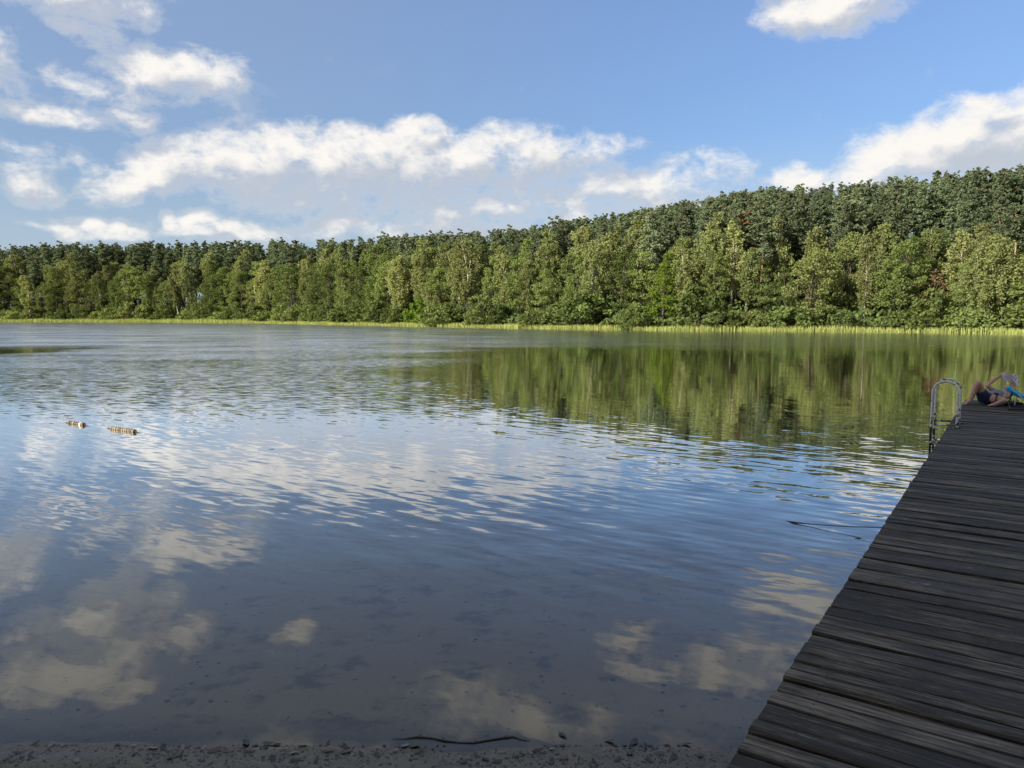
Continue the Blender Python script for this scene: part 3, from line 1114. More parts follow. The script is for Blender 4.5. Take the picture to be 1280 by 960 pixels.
# ------------------------------------------------------------------ reeds along the far shore
def build_reeds():
    n = 42000
    s = rng.uniform(0, TOTAL, n)
    pts = np.array([shore_pt(q) for q in s])
    nr = np.array([shore_nrm(q) for q in s])
    dens = 0.5 + .5 * np.sin(s * .31) * np.sin(s * .117 + 1)
    d = rng.uniform(-2.6, 0.9, n) - .5 * dens
    keep = rng.uniform(0, 1, n) < (.55 + .45 * dens)
    pts, nr, d, s = pts[keep], nr[keep], d[keep], s[keep]
    n = len(pts)
    p = pts + nr * d[:, None]
    h = rng.uniform(.35, .85, n) * (.8 + .3 * np.sin(s * .2) ** 2) * (1 + .6 * (s < 120))
    a = rng.uniform(0, 6.283, n)
    wd = rng.uniform(.018, .045, n)
    lean = rng.normal(0, .12, (n, 2))
    b = np.stack([np.cos(a) * wd, np.sin(a) * wd, np.zeros(n)], 1)
    base = np.concatenate([p, np.full((n, 1), -.1)], 1)
    tip = base + np.concatenate([lean, (h + .1)[:, None]], 1)
    mid = base * .45 + tip * .55
    v = np.stack([base - b, base + b, mid + b * .9, tip, mid - b * .9], 1).reshape(-1, 3)
    f = np.arange(5 * n).reshape(-1, 5)
    m = leaf_mat('reed_blades', (.21, .26, .07), (.38, .40, .15), .35, 0.0)
    o = link('reeds', mesh_np('reeds', v, [f], m))
    tag(o, 'yellow green reed fringe along the far waterline', 'reeds', kind='stuff')


build_reeds()


def build_undergrowth():
    V, F, k = [], [], 0
    for j in range(2700):
        ss_ = random.uniform(0, TOTAL)
        d = random.choice([random.uniform(2, 8), random.uniform(6, 26), random.uniform(20, 48)])
        x, y = back(ss_, d)
        hh = random.uniform(1.0, 4.2) * (1.9 if d > 22 and ss_ < 150 else 1.7 if d > 24 else 1) if d > 4 else random.uniform(.6, 1.8)
        z = float(ground_z(np.array([x]), np.array([y]))[0])
        pr = random.uniform(.9, 1.9)
        P, dd = blob_points((x, y, z + hh * .55), (pr, pr, hh * .6), 55, .2)
        v, f = cards(P, .42, .5, 1.4, dd)
        V.append(v); F.append(f + k); k += len(v)
    o = link('undergrowth', mesh_np('undergrowth', np.concatenate(V), [np.concatenate(F)], M_DARKLEAF))
    tag(o, 'dark leafy undergrowth filling the forest floor between the trunks', 'undergrowth', kind='stuff')


build_undergrowth()


# ------------------------------------------------------------------ trees behind the beach that shade jetty and sand
for i, (x, y, H, pool) in enumerate([(-8.5, -4.5, 15, ALDERS[5]), (-5.5, -8, 15, ALDERS[1]), (-13, -1.8, 16, ALDERS[0]), (-11, -8.5, 17, ALDERS[1]), (-15, -4.5, 18, ALDERS[5]), (-9, -13, 17, ALDERS[0]), (-14, -12, 19, OAK), 
                                    (-7, -11.5, 17, ALDERS[0]), (-1, -13, 18, ALDERS[5]), (6, -12, 17, ALDERS[1])]):
    o = place_tree('alder_tree', pool, x, y, H / 12, 1.45, i * 1.3)
    tag(o, 'tall leafy tree behind the beach, shading the sand and the jetty', 'tree', 'trees behind the beach')


# ------------------------------------------------------------------ jetty
DECK_Z = 0.45
EDGE_A, EDGE_B = at(905, 960, DECK_Z), at(1200, 510, DECK_Z)
U = (EDGE_B - EDGE_A).normalized()             # along the jetty
Vv = Vector((U.y, -U.x, 0))                    # to the right across it
ANG = math.atan2(U.y, U.x)                     # local x = along the jetty
END_U = (at(1207, 499, DECK_Z) - EDGE_A).dot(U)
START_U = -3.6
WIDTH = 2.5


def dock_pt(u, v, z=0.0):
    return EDGE_A + U * u + Vv * v + Vector((0, 0, z))


def wood_mat(name, dark, light, pale, grain=(2.2, 60.0, 14.0), isl_amt=.5):
    def b(t):
        tc = t.new('ShaderNodeTexCoord')
        geo = t.new('ShaderNodeNewGeometry')
        P = tc.outputs['Object']
        isl = geo.outputs['Random Per Island']
        off = t.v('ADD', P, t.comb(t.m('MULTIPLY', isl, 37.0), t.m('MULTIPLY', isl, 91.0), 0))
        g = t.noise(t.v('MULTIPLY', off, grain), 1.0, 5.0, 0.65, 0.4)
        blot = t.noise(off, 1.9, 5.0, 0.65)
        fine = t.noise(t.v('MULTIPLY', off, (110, 7, 60)), 1.0, 3.0, 0.7)
        streak = t.noise(t.v('MULTIPLY', off, (28.0, 1.1, 9.0)), 1.0, 6.0, 0.7, 0.8)
        f = t.m('ADD', t.m('MULTIPLY', g, .30), t.m('ADD', t.m('MULTIPLY', fine, .34), t.m('MULTIPLY', streak, .36)))
        f = t.m('ADD', f, t.m('MULTIPLY', t.m('SUBTRACT', isl, .5), .24 * isl_amt))
        f = t.m('ADD', f, t.m('MULTIPLY', t.m('SUBTRACT', blot, .5), .40))
        col = t.ramp(f, [(.32, dark), (.50, light), (.68, pale)])
        crack = t.ss(t.noise(t.v('MULTIPLY', off, (95.0, 2.0, 20.0)), 1.0, 2.0, .5, .6), .36, .31)
        col = t.mix(t.m('MULTIPLY', crack, .8), col, (.003, .003, .003, 1))
        worn = t.m('MULTIPLY', t.ss(t.noise(off, 5.5, 6.0, .75, .6), .60, .72), t.ss(fine, .42, .62))
        col = t.mix(t.m('MULTIPLY', worn, .75), col, (.30, .31, .31, 1))
        damp = t.ss(t.noise(off, .9, 3.0, .6), .5, .7)
        col = t.mix(t.m('MULTIPLY', damp, .35), col, (*[q * .55 for q in dark], 1))
        hgt = t.m('SUBTRACT', t.m('ADD', t.m('MULTIPLY', streak, .7), t.m('MULTIPLY', fine, .55)), t.m('MULTIPLY', crack, .6))
        rough = t.ss(blot, .3, .7, .58, .82)
        return col, rough, t.bump(hgt, .75, .006)
    return principled(name, None, build=b, spec=.26)


M_PLANK = wood_mat('weathered_plank', (.0050, .0039, .0027), (.034, .0282, .0215), (.205, .182, .150), grain=(60.0, 2.2, 14.0))
M_POST = wood_mat('dark_wet_post', (.012, .011, .010), (.03, .027, .024), (.07, .065, .06), grain=(30, 30, 2))


NAILS = []


def plank_mesh():
    vs, fs = [], []
    k = 0
    u = START_U
    while u < END_U:
        w = random.choice([.085, .095, .105, .115, .125, .14])
        gap = random.choice([.006, .008, .010, .013, .018])
        if u + w > END_U:
            break
        l0 = random.gauss(0, .0035)
        l1 = WIDTH + random.gauss(0, .02)
        dz = random.gauss(0, .0028)
        tilt = random.gauss(0, .006)
        skew = random.gauss(0, .002)
        th = .042
        n = 9
        cup = random.uniform(-.003, .004)
        wav = random.uniform(0, 6)
        cut = None
        prof = [(0.0, -th), (0.0, -.006), (.006, 0.0), (w * .5, cup), (w - .006, 0.0), (w, -.006), (w, -th)]
        for i in range(n):
            fr = i / (n - 1)
            v = l0 + (l1 - l0) * fr
            sag = .003 * math.sin(fr * 9 + wav)
            ed = .0022 * math.sin(fr * 14 + wav * 2)
            for (a, z) in prof:
                vs.append((u + a + skew * (fr - .5) * 2 + (ed if a > w * .5 else -ed * .6), -v, dz + tilt * (a - w / 2) + z + sag))
        m = len(prof)
        for i in range(n - 1):
            for j in range(m):
                j2 = (j + 1) % m
                fs.append((k + i * m + j, k + (i + 1) * m + j, k + (i + 1) * m + j2, k + i * m + j2))
        fs.append(tuple(k + j for j in range(m)))
        fs.append(tuple(k + (n - 1) * m + j for j in reversed(range(m))))
        k += n * m
        for bv in (.16, WIDTH * .5, WIDTH - .16):
            for off in (.26, .74):
                NAILS.append((u + w * off + random.gauss(0, .004), bv + random.gauss(0, .006), dz + tilt * (w * off - w / 2) + cup * (1 - abs(off - .5) * 2) + .003 * math.sin((bv - l0) / (l1 - l0) * 9 + wav)))
        u += w + gap
    return vs, fs


jetty = empty('jetty', EDGE_A, (0, 0, ANG))    # local: x along, -y across to the right
tag(jetty, 'long weathered grey plank jetty running out over the lake at the right', 'jetty')
pv, pf = plank_mesh()
mb = MB()
mb.add(pv, pf)
deck = mb.build('decking', M_PLANK, jetty)
deck.data.materials.append(principled('rusty_nail', (.035, .022, .015), .6))
bm = bmesh.new()
bm.from_mesh(deck.data)
for (nu, nv, nz) in NAILS:
    ring = [bm.verts.new((nu + .0055 * math.cos(a * 1.047), -nv + .0055 * math.sin(a * 1.047), nz + .0016)) for a in range(6)]
    bm.faces.new(ring).material_index = 1
bm.to_mesh(deck.data)
bm.free()
for v in (.16, WIDTH * .5, WIDTH - .16):
    b = MB()
    b.box(((START_U + END_U) / 2, -v, -.125), (END_U - START_U - .1, .09, .15))
    b.build('beam', M_POST, jetty, bevel=.006)
for u in np.arange(2.2, END_U, 2.55):
    for v in (.16, WIDTH - .16):
        wp = dock_pt(u, v)
        zb = float(ground_z(np.array([wp.x]), np.array([wp.y]))[0]) - DECK_Z - .4
        b = MB()
        b.tube([(u, -v, zb), (u, -v, -.205)], .075, 12)
        b.build('post', M_POST, jetty)


# ------------------------------------------------------------------ swimming ladder
def chipped_mat():
    def b(t):
        tc = t.new('ShaderNodeTexCoord')
        P = tc.outputs['Object']
        n = t.noise(P, 16.0, 4.0, .6, .4)
        z = t.sep(P)[2]
        chip = t.ss(t.m('ADD', n, t.ss(z, .30, -.15, 0.0, .14)), .56, .60)
        col = t.mix(chip, (.60, .60, .58, 1), (.030, .024, .020, 1))
        return col, t.ss(chip, 0, 1, .38, .8), t.bump(t.m('SUBTRACT', 1.0, chip), .5, .002)
    return principled('chipped_white_paint', None, build=b)


M_LADDER = chipped_mat()
lad_p = at(1187, 545, DECK_Z)
lad_u = (at(1196, 531, DECK_Z) - EDGE_A).dot(U)
ladder = empty('swim_ladder', dock_pt(lad_u, 0), (0, 0, ANG))
tag(ladder, 'swimming ladder with chipped white arched handrails on the jetty edge', 'ladder')
for k in (0, 1):
    lu = k * .50 - .36
    b = MB()
    vo, vi, top = .20, -.11, .64          # outward over the water, inward on the deck
    rr = (vo - vi) / 2
    pts = [(lu, vo, -1.35), (lu, vo, -.4), (lu, vo, .2), (lu, vo, top - rr)]
    for i in range(1, 16):
        a = math.pi * i / 16
        pts.append((lu, (vo + vi) / 2 + rr * math.cos(a), top - rr + rr * math.sin(a)))
    pts += [(lu, vi, top - rr), (lu, vi, .3), (lu, vi, .012)]
    b.tube(pts, .0150, 12)
    rail = b.build('handrail', M_LADDER, ladder)
    f = MB()
    f.tube([(lu, vi, .004), (lu, vi, .016)], .055, 14)
    for a in (0, 2.09, 4.19):
        f.tube([(lu + math.cos(a) * .04, vi + math.sin(a) * .04, .014), (lu + math.cos(a) * .04, vi + math.sin(a) * .04, .03)], .008, 6)
    f.build('flange', M_LADDER, rail)
    c = MB()
    c.tube([(lu, vo, .03), (lu, -.02, .03)], .013, 8)
    c.build('bracket', M_LADDER, ladder)
for z in (-.25, -.52, -.79, -1.06):
    c = MB()
    c.tube([(-.36, .17, z), (.14, .17, z)], .019, 8)
    c.build('rung', M_LADDER, ladder)


# ------------------------------------------------------------------ person on the jetty end
def skin_mat(name, c):
    def b(t):
        tc = t.new('ShaderNodeTexCoord')
        n = t.noise(tc.outputs['Object'], 14.0, 4.0, .6)
        return t.mix(n, (*[q * .8 for q in c], 1), (*[min(1, q * 1.15) for q in c], 1)), None, None
    m = principled(name, None, rough=.55, build=b)
    return m


M_SKIN = skin_mat('skin', (.46, .27, .19))


def cloth_mat(name, c1, c2, scale=60.0):
    def b(t):
        tc = t.new('ShaderNodeTexCoord')
        P = tc.outputs['Object']
        n = t.noise(P, scale, 3.0, .6)
        big = t.noise(P, 7.0, 3.0, .6)
        return t.mix(t.m('MULTIPLY_ADD', big, .6, t.m('MULTIPLY', n, .4)), (*c1, 1), (*c2, 1)), None, t.bump(n, .4, .003)
    return principled(name, None, rough=.85, build=b, spec=.2)


def skin_chain(name, nodes, edges, mat, parent, root=0, sub=2):
    """nodes: list of (world point, radius or (rx, ry))"""
    inv = parent.matrix_world.inverted() if parent else Matrix.Identity(4)
    me = bpy.data.meshes.new(name)
    me.from_pydata([tuple(inv @ Vector(p)) for p, _ in nodes], edges, [])
    o = link(name, me, parent)
    me.materials.append(mat)
    me.skin_vertices or None
    sk = o.modifiers.new('skin', 'SKIN')
    if not me.skin_vertices:
        bpy.context.view_layer.objects.active = o
    sv = me.skin_vertices[0].data if me.skin_vertices else None
    for i, (_, r) in enumerate(nodes):
        if sv:
            sv[i].radius = r if hasattr(r, '__len__') else (r, r)
            sv[i].use_root = (i == root)
    sk.use_smooth_shade = True
    sb = o.modifiers.new('sub', 'SUBSURF')
    sb.levels = sb.render_levels = sub
    return o


def bake(o):
    dg = bpy.context.evaluated_depsgraph_get()
    me = bpy.data.meshes.new_from_object(o.evaluated_get(dg))
    mats = [m for m in o.data.materials]
    o.modifiers.clear()
    o.data = me
    if not me.materials:
        for m in mats:
            me.materials.append(m)
    me.polygons.foreach_set('use_smooth', np.ones(len(me.polygons), dtype=bool))
    return o


def join_meshes(target, others):
    """merge evaluated pieces of one body into one mesh object"""
    bm = bmesh.new()
    bm.from_mesh(target.data)
    for o in others:
        tmp = o.data.copy()
        bm.from_mesh(tmp)
        bpy.data.meshes.remove(tmp)
    bm.to_mesh(target.data)
    bm.free()
    for o in others:
        bpy.data.objects.remove(o)
    target.data.polygons.foreach_set('use_smooth', np.ones(len(target.data.polygons), dtype=bool))


def ball(center, rad, rot=None, seg=14):
    bm = bmesh.new()
    bmesh.ops.create_uvsphere(bm, u_segments=seg, v_segments=seg // 2 + 2, radius=1.0)
    M = Matrix.Translation(center) @ ((rot.to_4x4() if rot is not None else Matrix.Identity(4)) @ Matrix.Diagonal((*rad, 1)))
    bm.transform(M)
    vs = [v.co.copy() for v in bm.verts]
    bm.verts.index_update()
    fs = [tuple(v.index for v in f.verts) for f in bm.faces]
    bm.free()
    return vs, fs


def build_person():
    P = lambda px, py, y: deep(px, py, y)
    pelvis = P(1233, 498.5, 13.00)
    root = empty('person', (pelvis.x, pelvis.y, DECK_Z))
    tag(root, 'person lying on the jetty end, one knee raised, holding up a magazine to read', 'person')
    bpy.context.view_layer.update()
    hipR, hipL = P(1229, 497.5, 12.98), P(1238, 498.5, 12.95)
    kneeR, ankR, toeR = P(1222.5, 476.5, 12.85), P(1213, 500.5, 12.93), P(1206.5, 504.3, 12.86)
    kneeL, ankL, toeL = P(1257.0, 500.5, 12.75), P(1243.5, 506.0, 12.62), P(1238.0, 506.5, 12.62)
    belly, chest = P(1240, 496.5, 13.10), P(1246.5, 494.0, 13.24)
    neck, head = P(1253, 492.5, 13.36), P(1257.5, 490.0, 13.44)
    shF, elF, wrF, haF = P(1246, 491.0, 13.36), P(1233.5, 482.0, 13.30), P(1249.5, 469.5, 13.30), P(1253.5, 467.0, 13.30)
    shN, elN, wrN, haN = P(1251.5, 495.5, 13.14), P(1260.5, 497.0, 12.98), P(1265.0, 484.5, 13.02), P(1266.5, 480.5, 13.03)
    nodes = [(pelvis, (.125, .105)), (belly, (.125, .10)), (chest, (.135, .105)), (neck, .055),
             (hipR, .088), (kneeR.lerp(hipR, .5), .072), (kneeR, .056), (ankR.lerp(kneeR, .6), .052), (ankR, .036), (toeR, (.034, .022)),
             (hipL, .088), (kneeL.lerp(hipL, .5), .074), (kneeL, .056), (ankL.lerp(kneeL, .55), .052), (ankL, .036), (toeL, (.034, .024)),
             (shF, .055), (elF.lerp(shF, .5), .045), (elF, .038), (wrF.lerp(elF, .5), .034), (wrF, .026), (haF, (.032, .018)),
             (shN, .055), (elN.lerp(shN, .5), .045), (elN, .038), (wrN.lerp(elN, .5), .034), (wrN, .026), (haN, (.032, .018)),
             (head, .07)]
    edges = [(0, 1), (1, 2), (2, 3), (0, 4), (4, 5), (5, 6), (6, 7), (7, 8), (8, 9), (0, 10), (10, 11), (11, 12), (12, 13), (13, 14), (14, 15),
             (2, 16), (16, 17), (17, 18), (18, 19), (19, 20), (20, 21), (2, 22), (22, 23), (23, 24), (24, 25), (25, 26), (26, 27), (3, 28)]
    body = bake(skin_chain('body', nodes, edges, M_SKIN, root))
    inv = root.matrix_world.inverted()
    extra = MB()
    ax = (head - neck).normalized()                      # crown direction
    up = Vector((0, 0, 1))
    face = (up - ax * up.dot(ax)).normalized()
    sidev = ax.cross(face)
    Rm = Matrix((sidev, face, ax)).transposed()
    extra.add(*ball(head + ax * .03, (.075, .095, .115), Rm, 18))
    extra.add(*ball(head + face * .092 + ax * .005, (.014, .022, .024), Rm, 8))        # nose
    extra.add(*ball(head + face * .075 - ax * .045, (.026, .016, .010), Rm, 8))        # mouth
    for sg in (-1, 1):
        extra.add(*ball(head + sidev * sg * .075 + ax * .01, (.012, .024, .032), Rm, 8))    # ears
        extra.add(*ball(head + sidev * sg * .03 + face * .082 + ax * .03, (.015, .009, .010), Rm, 8))
    # fingers and thumbs curl over the magazine edge
    for (wr, ha, fw) in ((wrF, haF, Vector((1, 0, -.15))), (wrN, haN, Vector((.15, 0, 1)))):
        d = (ha - wr).normalized()
        sd = d.cross(fw).normalized()
        for q, ln in enumerate((.066, .074, .070, .055)):
            b0 = ha + sd * (q - 1.5) * .018
            extra.tube([b0 - d * .01, b0 + d * ln * .45 + fw * .006, b0 + d * ln * .8 + fw * .022, b0 + d * ln * .9 + fw * .04], [.0095, .009, .0085, .006], 7)
        b0 = wr.lerp(ha, .45) + sd * -.026
        extra.tube([b0, b0 - sd * .024 + d * .025, b0 - sd * .026 + d * .05 + fw * .014], [.011, .010, .007], 7)
    for (an, to) in ((ankR, toeR), (ankL, toeL)):          # toes
        d = (to - an).normalized()
        sd = d.cross(Vector((0, 0, 1))).normalized()
        for q in range(5):
            b0 = to + sd * (q - 2) * .015
            extra.tube([b0, b0 + d * (.045 - abs(q - .6) * .006)], [.010, .007], 6)
    extra.v = [tuple(inv @ Vector(q)) for q in extra.v]
    eo = extra.build('piece', M_SKIN, root)
    join_meshes(body, [eo])
    # hair
    hb = MB()
    hb.add(*ball(head + ax * .055 - face * .02, (.086, .095, .112), Rm, 18))
    for q in range(26):
        a = random.uniform(-1.4, 1.4)
        st = head + ax * .13 - face * .02 + sidev * a * .06
        hb.tube([st, st + ax * .03 - face * .04 + sidev * a * .03, st + ax * .02 - face * .09 + sidev * a * .05], [.012, .01, .004], 5)
    hb.v = [tuple(inv @ Vector(q)) for q in hb.v]
    hb.build('hair', principled('dark_brown_hair', (.035, .022, .015), .6), root)
    # clothes
    m_sh = cloth_mat('navy_swim_shorts', (.016, .022, .055), (.05, .062, .125))
    sn = [(pelvis.lerp(belly, .35), (.142, .122)), (pelvis, (.142, .124)), (hipR, .108), (hipR.lerp(kneeR, .55), .094), (hipL, .108), (hipL.lerp(kneeL, .5), .097)]
    bake(skin_chain('shorts', sn, [(0, 1), (1, 2), (2, 3), (1, 4), (4, 5)], m_sh, root, 1))
    m_ts = cloth_mat('grey_blue_shirt', (.10, .135, .22), (.20, .235, .32))
    tn = [(pelvis.lerp(belly, .12), (.140, .116)), (belly, (.145, .115)), (chest, (.150, .118)), (chest.lerp(neck, .55), .085), (shF, .068), (shF.lerp(elF, .30), .058), (shN, .068), (shN.lerp(elN, .30), .058)]
    bake(skin_chain('shirt', tn, [(0, 1), (1, 2), (2, 3), (2, 4), (4, 5), (2, 6), (6, 7)], m_ts, root, 1))


build_person()


def build_magazine():
    c = deep(1262, 473.5, 13.27)
    o = empty('magazine', c)
    tag(o, 'open magazine with curling printed pages held up by the lying person', 'magazine')
    bpy.context.view_layer.update()

    def pagemat(name, base):
        def b(t):
            tc = t.new('ShaderNodeTexCoord')
            P = tc.outputs['Object']
            n = t.noise(P, 24.0, 3.0, .7)
            blk = t.ss(n, .46, .54)
            fine = t.noise(t.v('MULTIPLY', P, (40, 40, 220)), 1.0, 2.0, .6)
            col = t.mix(blk, (*base, 1), (.27, .245, .30, 1))
            col = t.mix(t.m('MULTIPLY', t.ss(fine, .5, .6), .5), col, (.16, .14, .18, 1))
            return col, None, None
        return principled(name, None, rough=.5, build=b)
    # left page lies nearly level, right page stands towards the camera and curls
    L0, L1, R1 = deep(1251.0, 467.5, 13.16), deep(1263.0, 470.5, 13.10), deep(1272.5, 471.5, 12.95)

    def page(name, a, b, drop, mat, curl):
        n, k = 9, 7
        vs, fs = [], []
        dirn = b - a
        for side in (0, 1):
            for i in range(n):
                u = i / (n - 1)
                for j in range(k):
                    w = j / (k - 1)
                    p = a + dirn * u + drop * w + Vector((0, 0, curl * math.sin(math.pi * u) * .03 + .012 * math.sin(4 * w + 3 * u)))
                    p += Vector((0, -1, .3)) * (.004 * side)
                    vs.append(p - c)
        for i in range(n - 1):
            for j in range(k - 1):
                q = i * k + j
                fs.append((q, q + 1, q + k + 1, q + k))
                q += n * k
                fs.append((q, q + k, q + k + 1, q + 1))
        off = n * k
        ring = [i * k for i in range(n)] + [(n - 1) * k + j for j in range(1, k)] + [i * k + k - 1 for i in range(n - 2, -1, -1)] + [j for j in range(k - 2, 0, -1)]
        for x, y in zip(ring, ring[1:] + ring[:1]):
            fs.append((x, y, y + off, x + off))
        mbp = MB()
        mbp.add(vs, fs)
        mbp.build(name, mat, o)
    page('page', L0, L1, Vector((.01, -.08, -.12)), pagemat('grey_page', (.42, .38, .45)), 1.0)
    page('page', L1, R1, Vector((.02, -.03, -.19)), pagemat('white_page', (.74, .70, .74)), 1.6)


build_magazine()


# ------------------------------------------------------------------ low beach chair
def build_chair():
    m_cl = cloth_mat('blue_canvas', (.018, .22, .46), (.035, .36, .62), 120)
    m_fr = principled('black_steel_tube', (.012, .012, .013), .35)
    m_al = principled('pale_aluminium_tube', (.62, .64, .66), .3, metallic=.6)
    y0, y1 = 12.15, 12.66
    bp = lambda px, py, y=y0: deep(px, py, y)
    base = bp(1263, 513)
    o = empty('beach_chair', (base.x, base.y, DECK_Z))
    tag(o, 'low folding beach chair with bright blue canvas at the right edge', 'chair')
    ox = Vector(o.location)
    S = Vector((U.x, U.y, 0)) * .50                       # near side to far side
    topb = bp(1261.5, 488.5) - ox
    seatb = bp(1283.5, 499.0) - ox
    seatf = seatb + Vector((.40, 0, .045))
    def loc(p): return Vector(p)
    # sling panels with thickness and a slight sag
    def sling(name, a, b, sag, over=0.0):
        n, k = 8, 6
        vs, fs = [], []
        nrm = (b - a).cross(S).normalized()
        if nrm.z < 0:
            nrm = -nrm
        for side in (0, 1):
            for i in range(n):
                u = i / (n - 1)
                for j in range(k):
                    w = j / (k - 1)
                    p = a.lerp(b, u) + S * w - nrm * sag * math.sin(math.pi * u) * (1 - .3 * abs(w - .5)) + nrm * (.022 - .044 * side)
                    vs.append(p)
        off = n * k
        for i in range(n - 1):
            for j in range(k - 1):
                q = i * k + j
                fs.append((q, q + k, q + k + 1, q + 1))
                q += off
                fs.append((q, q + 1, q + k + 1, q + k))
        ring = [i * k for i in range(n)] + [(n - 1) * k + j for j in range(1, k)] + [i * k + k - 1 for i in range(n - 2, -1, -1)] + [j for j in range(k - 2, 0, -1)]
        for x, y in zip(ring, ring[1:] + ring[:1]):
            fs.append((x, x + off, y + off, y))
        q = MB()
        q.add(vs, fs)
        return q.build(name, m_cl, o)
    back = sling('backrest', topb, seatb, .012)
    hr = MB()
    hr.tube([topb + Vector((-.012, 0, .012)), topb + S + Vector((-.012, 0, .006))], .036, 10)
    hr.build('head_roll', m_cl, back)
    sling('seat', seatb, seatf, .03)
    zb = .014
    for k, s in enumerate((Vector((0, 0, 0)), S)):
        f = MB()
        p0 = topb.lerp(seatb, .16) + s
        foot = Vector((topb.x + .005, 0, zb)) + s
        far = Vector((seatf.x - .05, 0, zb)) + s
        f.tube([p0, p0.lerp(foot, .5) + Vector((-.01, 0, 0)), foot + Vector((0, 0, .03)), foot + Vector((.03, 0, 0)), far, seatf + s], .0105, 8)
        f.build('leg', m_fr, o)
        g = MB()
        a = topb.lerp(seatb, .48) + s + Vector((0, -.02 if k == 0 else .02, 0))
        g.tube([a, Vector((seatb.x + .10, a.y, .03))], .011, 8)
        g.build('strut', m_al, o)
    cb = MB()
    cb.tube([Vector((topb.x + .02, 0, zb)), Vector((topb.x + .02, 0, zb)) + S], .0105, 8)
    cb.build('crossbar', m_fr, o)


build_chair()


def build_bag():
    c = deep(1266.5, 506.5, 12.80)
    o = empty('bag', (c.x, c.y, DECK_Z), (0, 0, .25))
    tag(o, 'small flat black bag lying on the planks behind the beach chair', 'bag')
    m = cloth_mat('black_nylon', (.010, .010, .011), (.026, .026, .028))
    bm = bmesh.new()
    bmesh.ops.create_cube(bm, size=1)
    bmesh.ops.scale(bm, vec=(.30, .18, .075), verts=bm.verts)
    bmesh.ops.subdivide_edges(bm, edges=bm.edges, cuts=4, use_grid_fill=True)
    for v in bm.verts:
        k = 1 - .45 * (abs(v.co.x) / .15) ** 2
        v.co.z = (v.co.z + .0375) * k + .004 * math.sin(v.co.x * 40 + v.co.y * 31)
        v.co.y *= 1 - .12 * (abs(v.co.x) / .15) ** 2
        v.co.z = max(v.co.z, .003)
    me = bpy.data.meshes.new('pouch')
    bm.to_mesh(me)
    bm.free()
    me.materials.append(m)
    po = link('pouch', me, o)
    po.modifiers.new('s', 'SUBSURF').render_levels = 1
    for sg in (-1, 1):
        h = MB()
        h.tube([(-.07, sg * .03, .06), (-.05, sg * .05, .085), (0, sg * .06, .095), (.05, sg * .05, .085), (.07, sg * .03, .06)], .006, 7)
        h.build('handle', m, o)


build_bag()

# pale pole standing in the water beyond the jetty end
pp = at(1252.0, 494.0, 0.0)
pb = deep(1252.0, 496, 15.2)
pole = MB()
pole.tube([(0, 0, -2.2), (0, 0, 0), (.010, 0, .4), (.022, .01, .84)], [.019, .019, .017, .014], 9)
po = pole.build('pole', bark_mat('pale_stick', (.42, .37, .22)), None)
po.location = (pb.x, pb.y, 0)
tag(po, 'thin pale wooden pole standing in the water behind the lying person', 'pole')


# ------------------------------------------------------------------ swimming-line floats
def build_floats(px, py, px2, py2, n, cols, label):
    a, b = at(px, py, .012), at(px2, py2, .012)
    d = b - a
    L = d.length
    o = empty('float_line', (a.x, a.y, 0), (0, 0, math.atan2(d.y, d.x)))
    tag(o, label, 'float line', 'floats of the swimming line')
    q = MB()
    q.tube([(-.22, .02, -.02), (-.10, .005, .004), (0, 0, .012), (L, 0, .012), (L + .12, -.01, .004), (L + .30, -.03, -.02)], .008, 7)
    q.build('rope', M_ROPE, o)
    step = L / n
    for i in range(n):
        r = random.uniform(.036, .044) * (1.0 if n > 8 else .95)
        c = (i + .5) * step
        w = step * .43
        f = MB()
        f.tube([(c - w, 0, .012), (c - w * .8, 0, .012), (c, 0, .014), (c + w * .8, 0, .012), (c + w, 0, .012)], [r * .55, r * .92, r, r * .92, r * .55], 14)
        f.build('float', cols[i % len(cols)], o)


def rubber(name, c):
    def b(t):
        tc = t.new('ShaderNodeTexCoord')
        n = t.noise(tc.outputs['Object'], 22.0, 5.0, .7)
        return t.mix(t.ss(n, .4, .7), (*c, 1), (*[q * .35 for q in c], 1)), None, t.bump(n, .4, .004)
    return principled(name, None, rough=.6, build=b)


M_ROPE = principled('dark_rope', (.035, .030, .022), .85)
C_T, C_B, C_W, C_Y = rubber('tan_float', (.19, .155, .10)), rubber('brown_float', (.11, .085, .055)), rubber('pale_float', (.55, .48, .43)), rubber('ochre_float', (.215, .17, .095))
build_floats(86, 528.2, 105.5, 531.0, 7, [C_B, C_B, C_Y, C_B, C_B, C_W, C_B], 'shorter brown float line with one whitish float, the farther of two')
build_floats(139, 535.5, 169, 539.5, 11, [C_T, C_Y, C_T, C_T, C_B], 'longer tan float line drifting nearest on the calm water')


# ------------------------------------------------------------------ mooring rope dipping into the water
def build_rope():
    a = at(978, 651, -.012)
    b0 = at(992, 653, .006)
    e = at(1108, 659.3, .085)
    pts = [a, b0]
    for i in range(1, 12):
        k = i / 11
        p = b0.lerp(e, k)
        p.z -= .012 * math.sin(math.pi * k)
        p.z = max(p.z, .006)
        pts.append(p)
    q = MB()
    q.tube(pts, [.007] + [.008, .006] + [.004] * 10, 7)
    o = q.build('mooring_rope', M_ROPE)
    tag(o, 'thin dark rope running from the jetty side down into the water', 'rope')


build_rope()


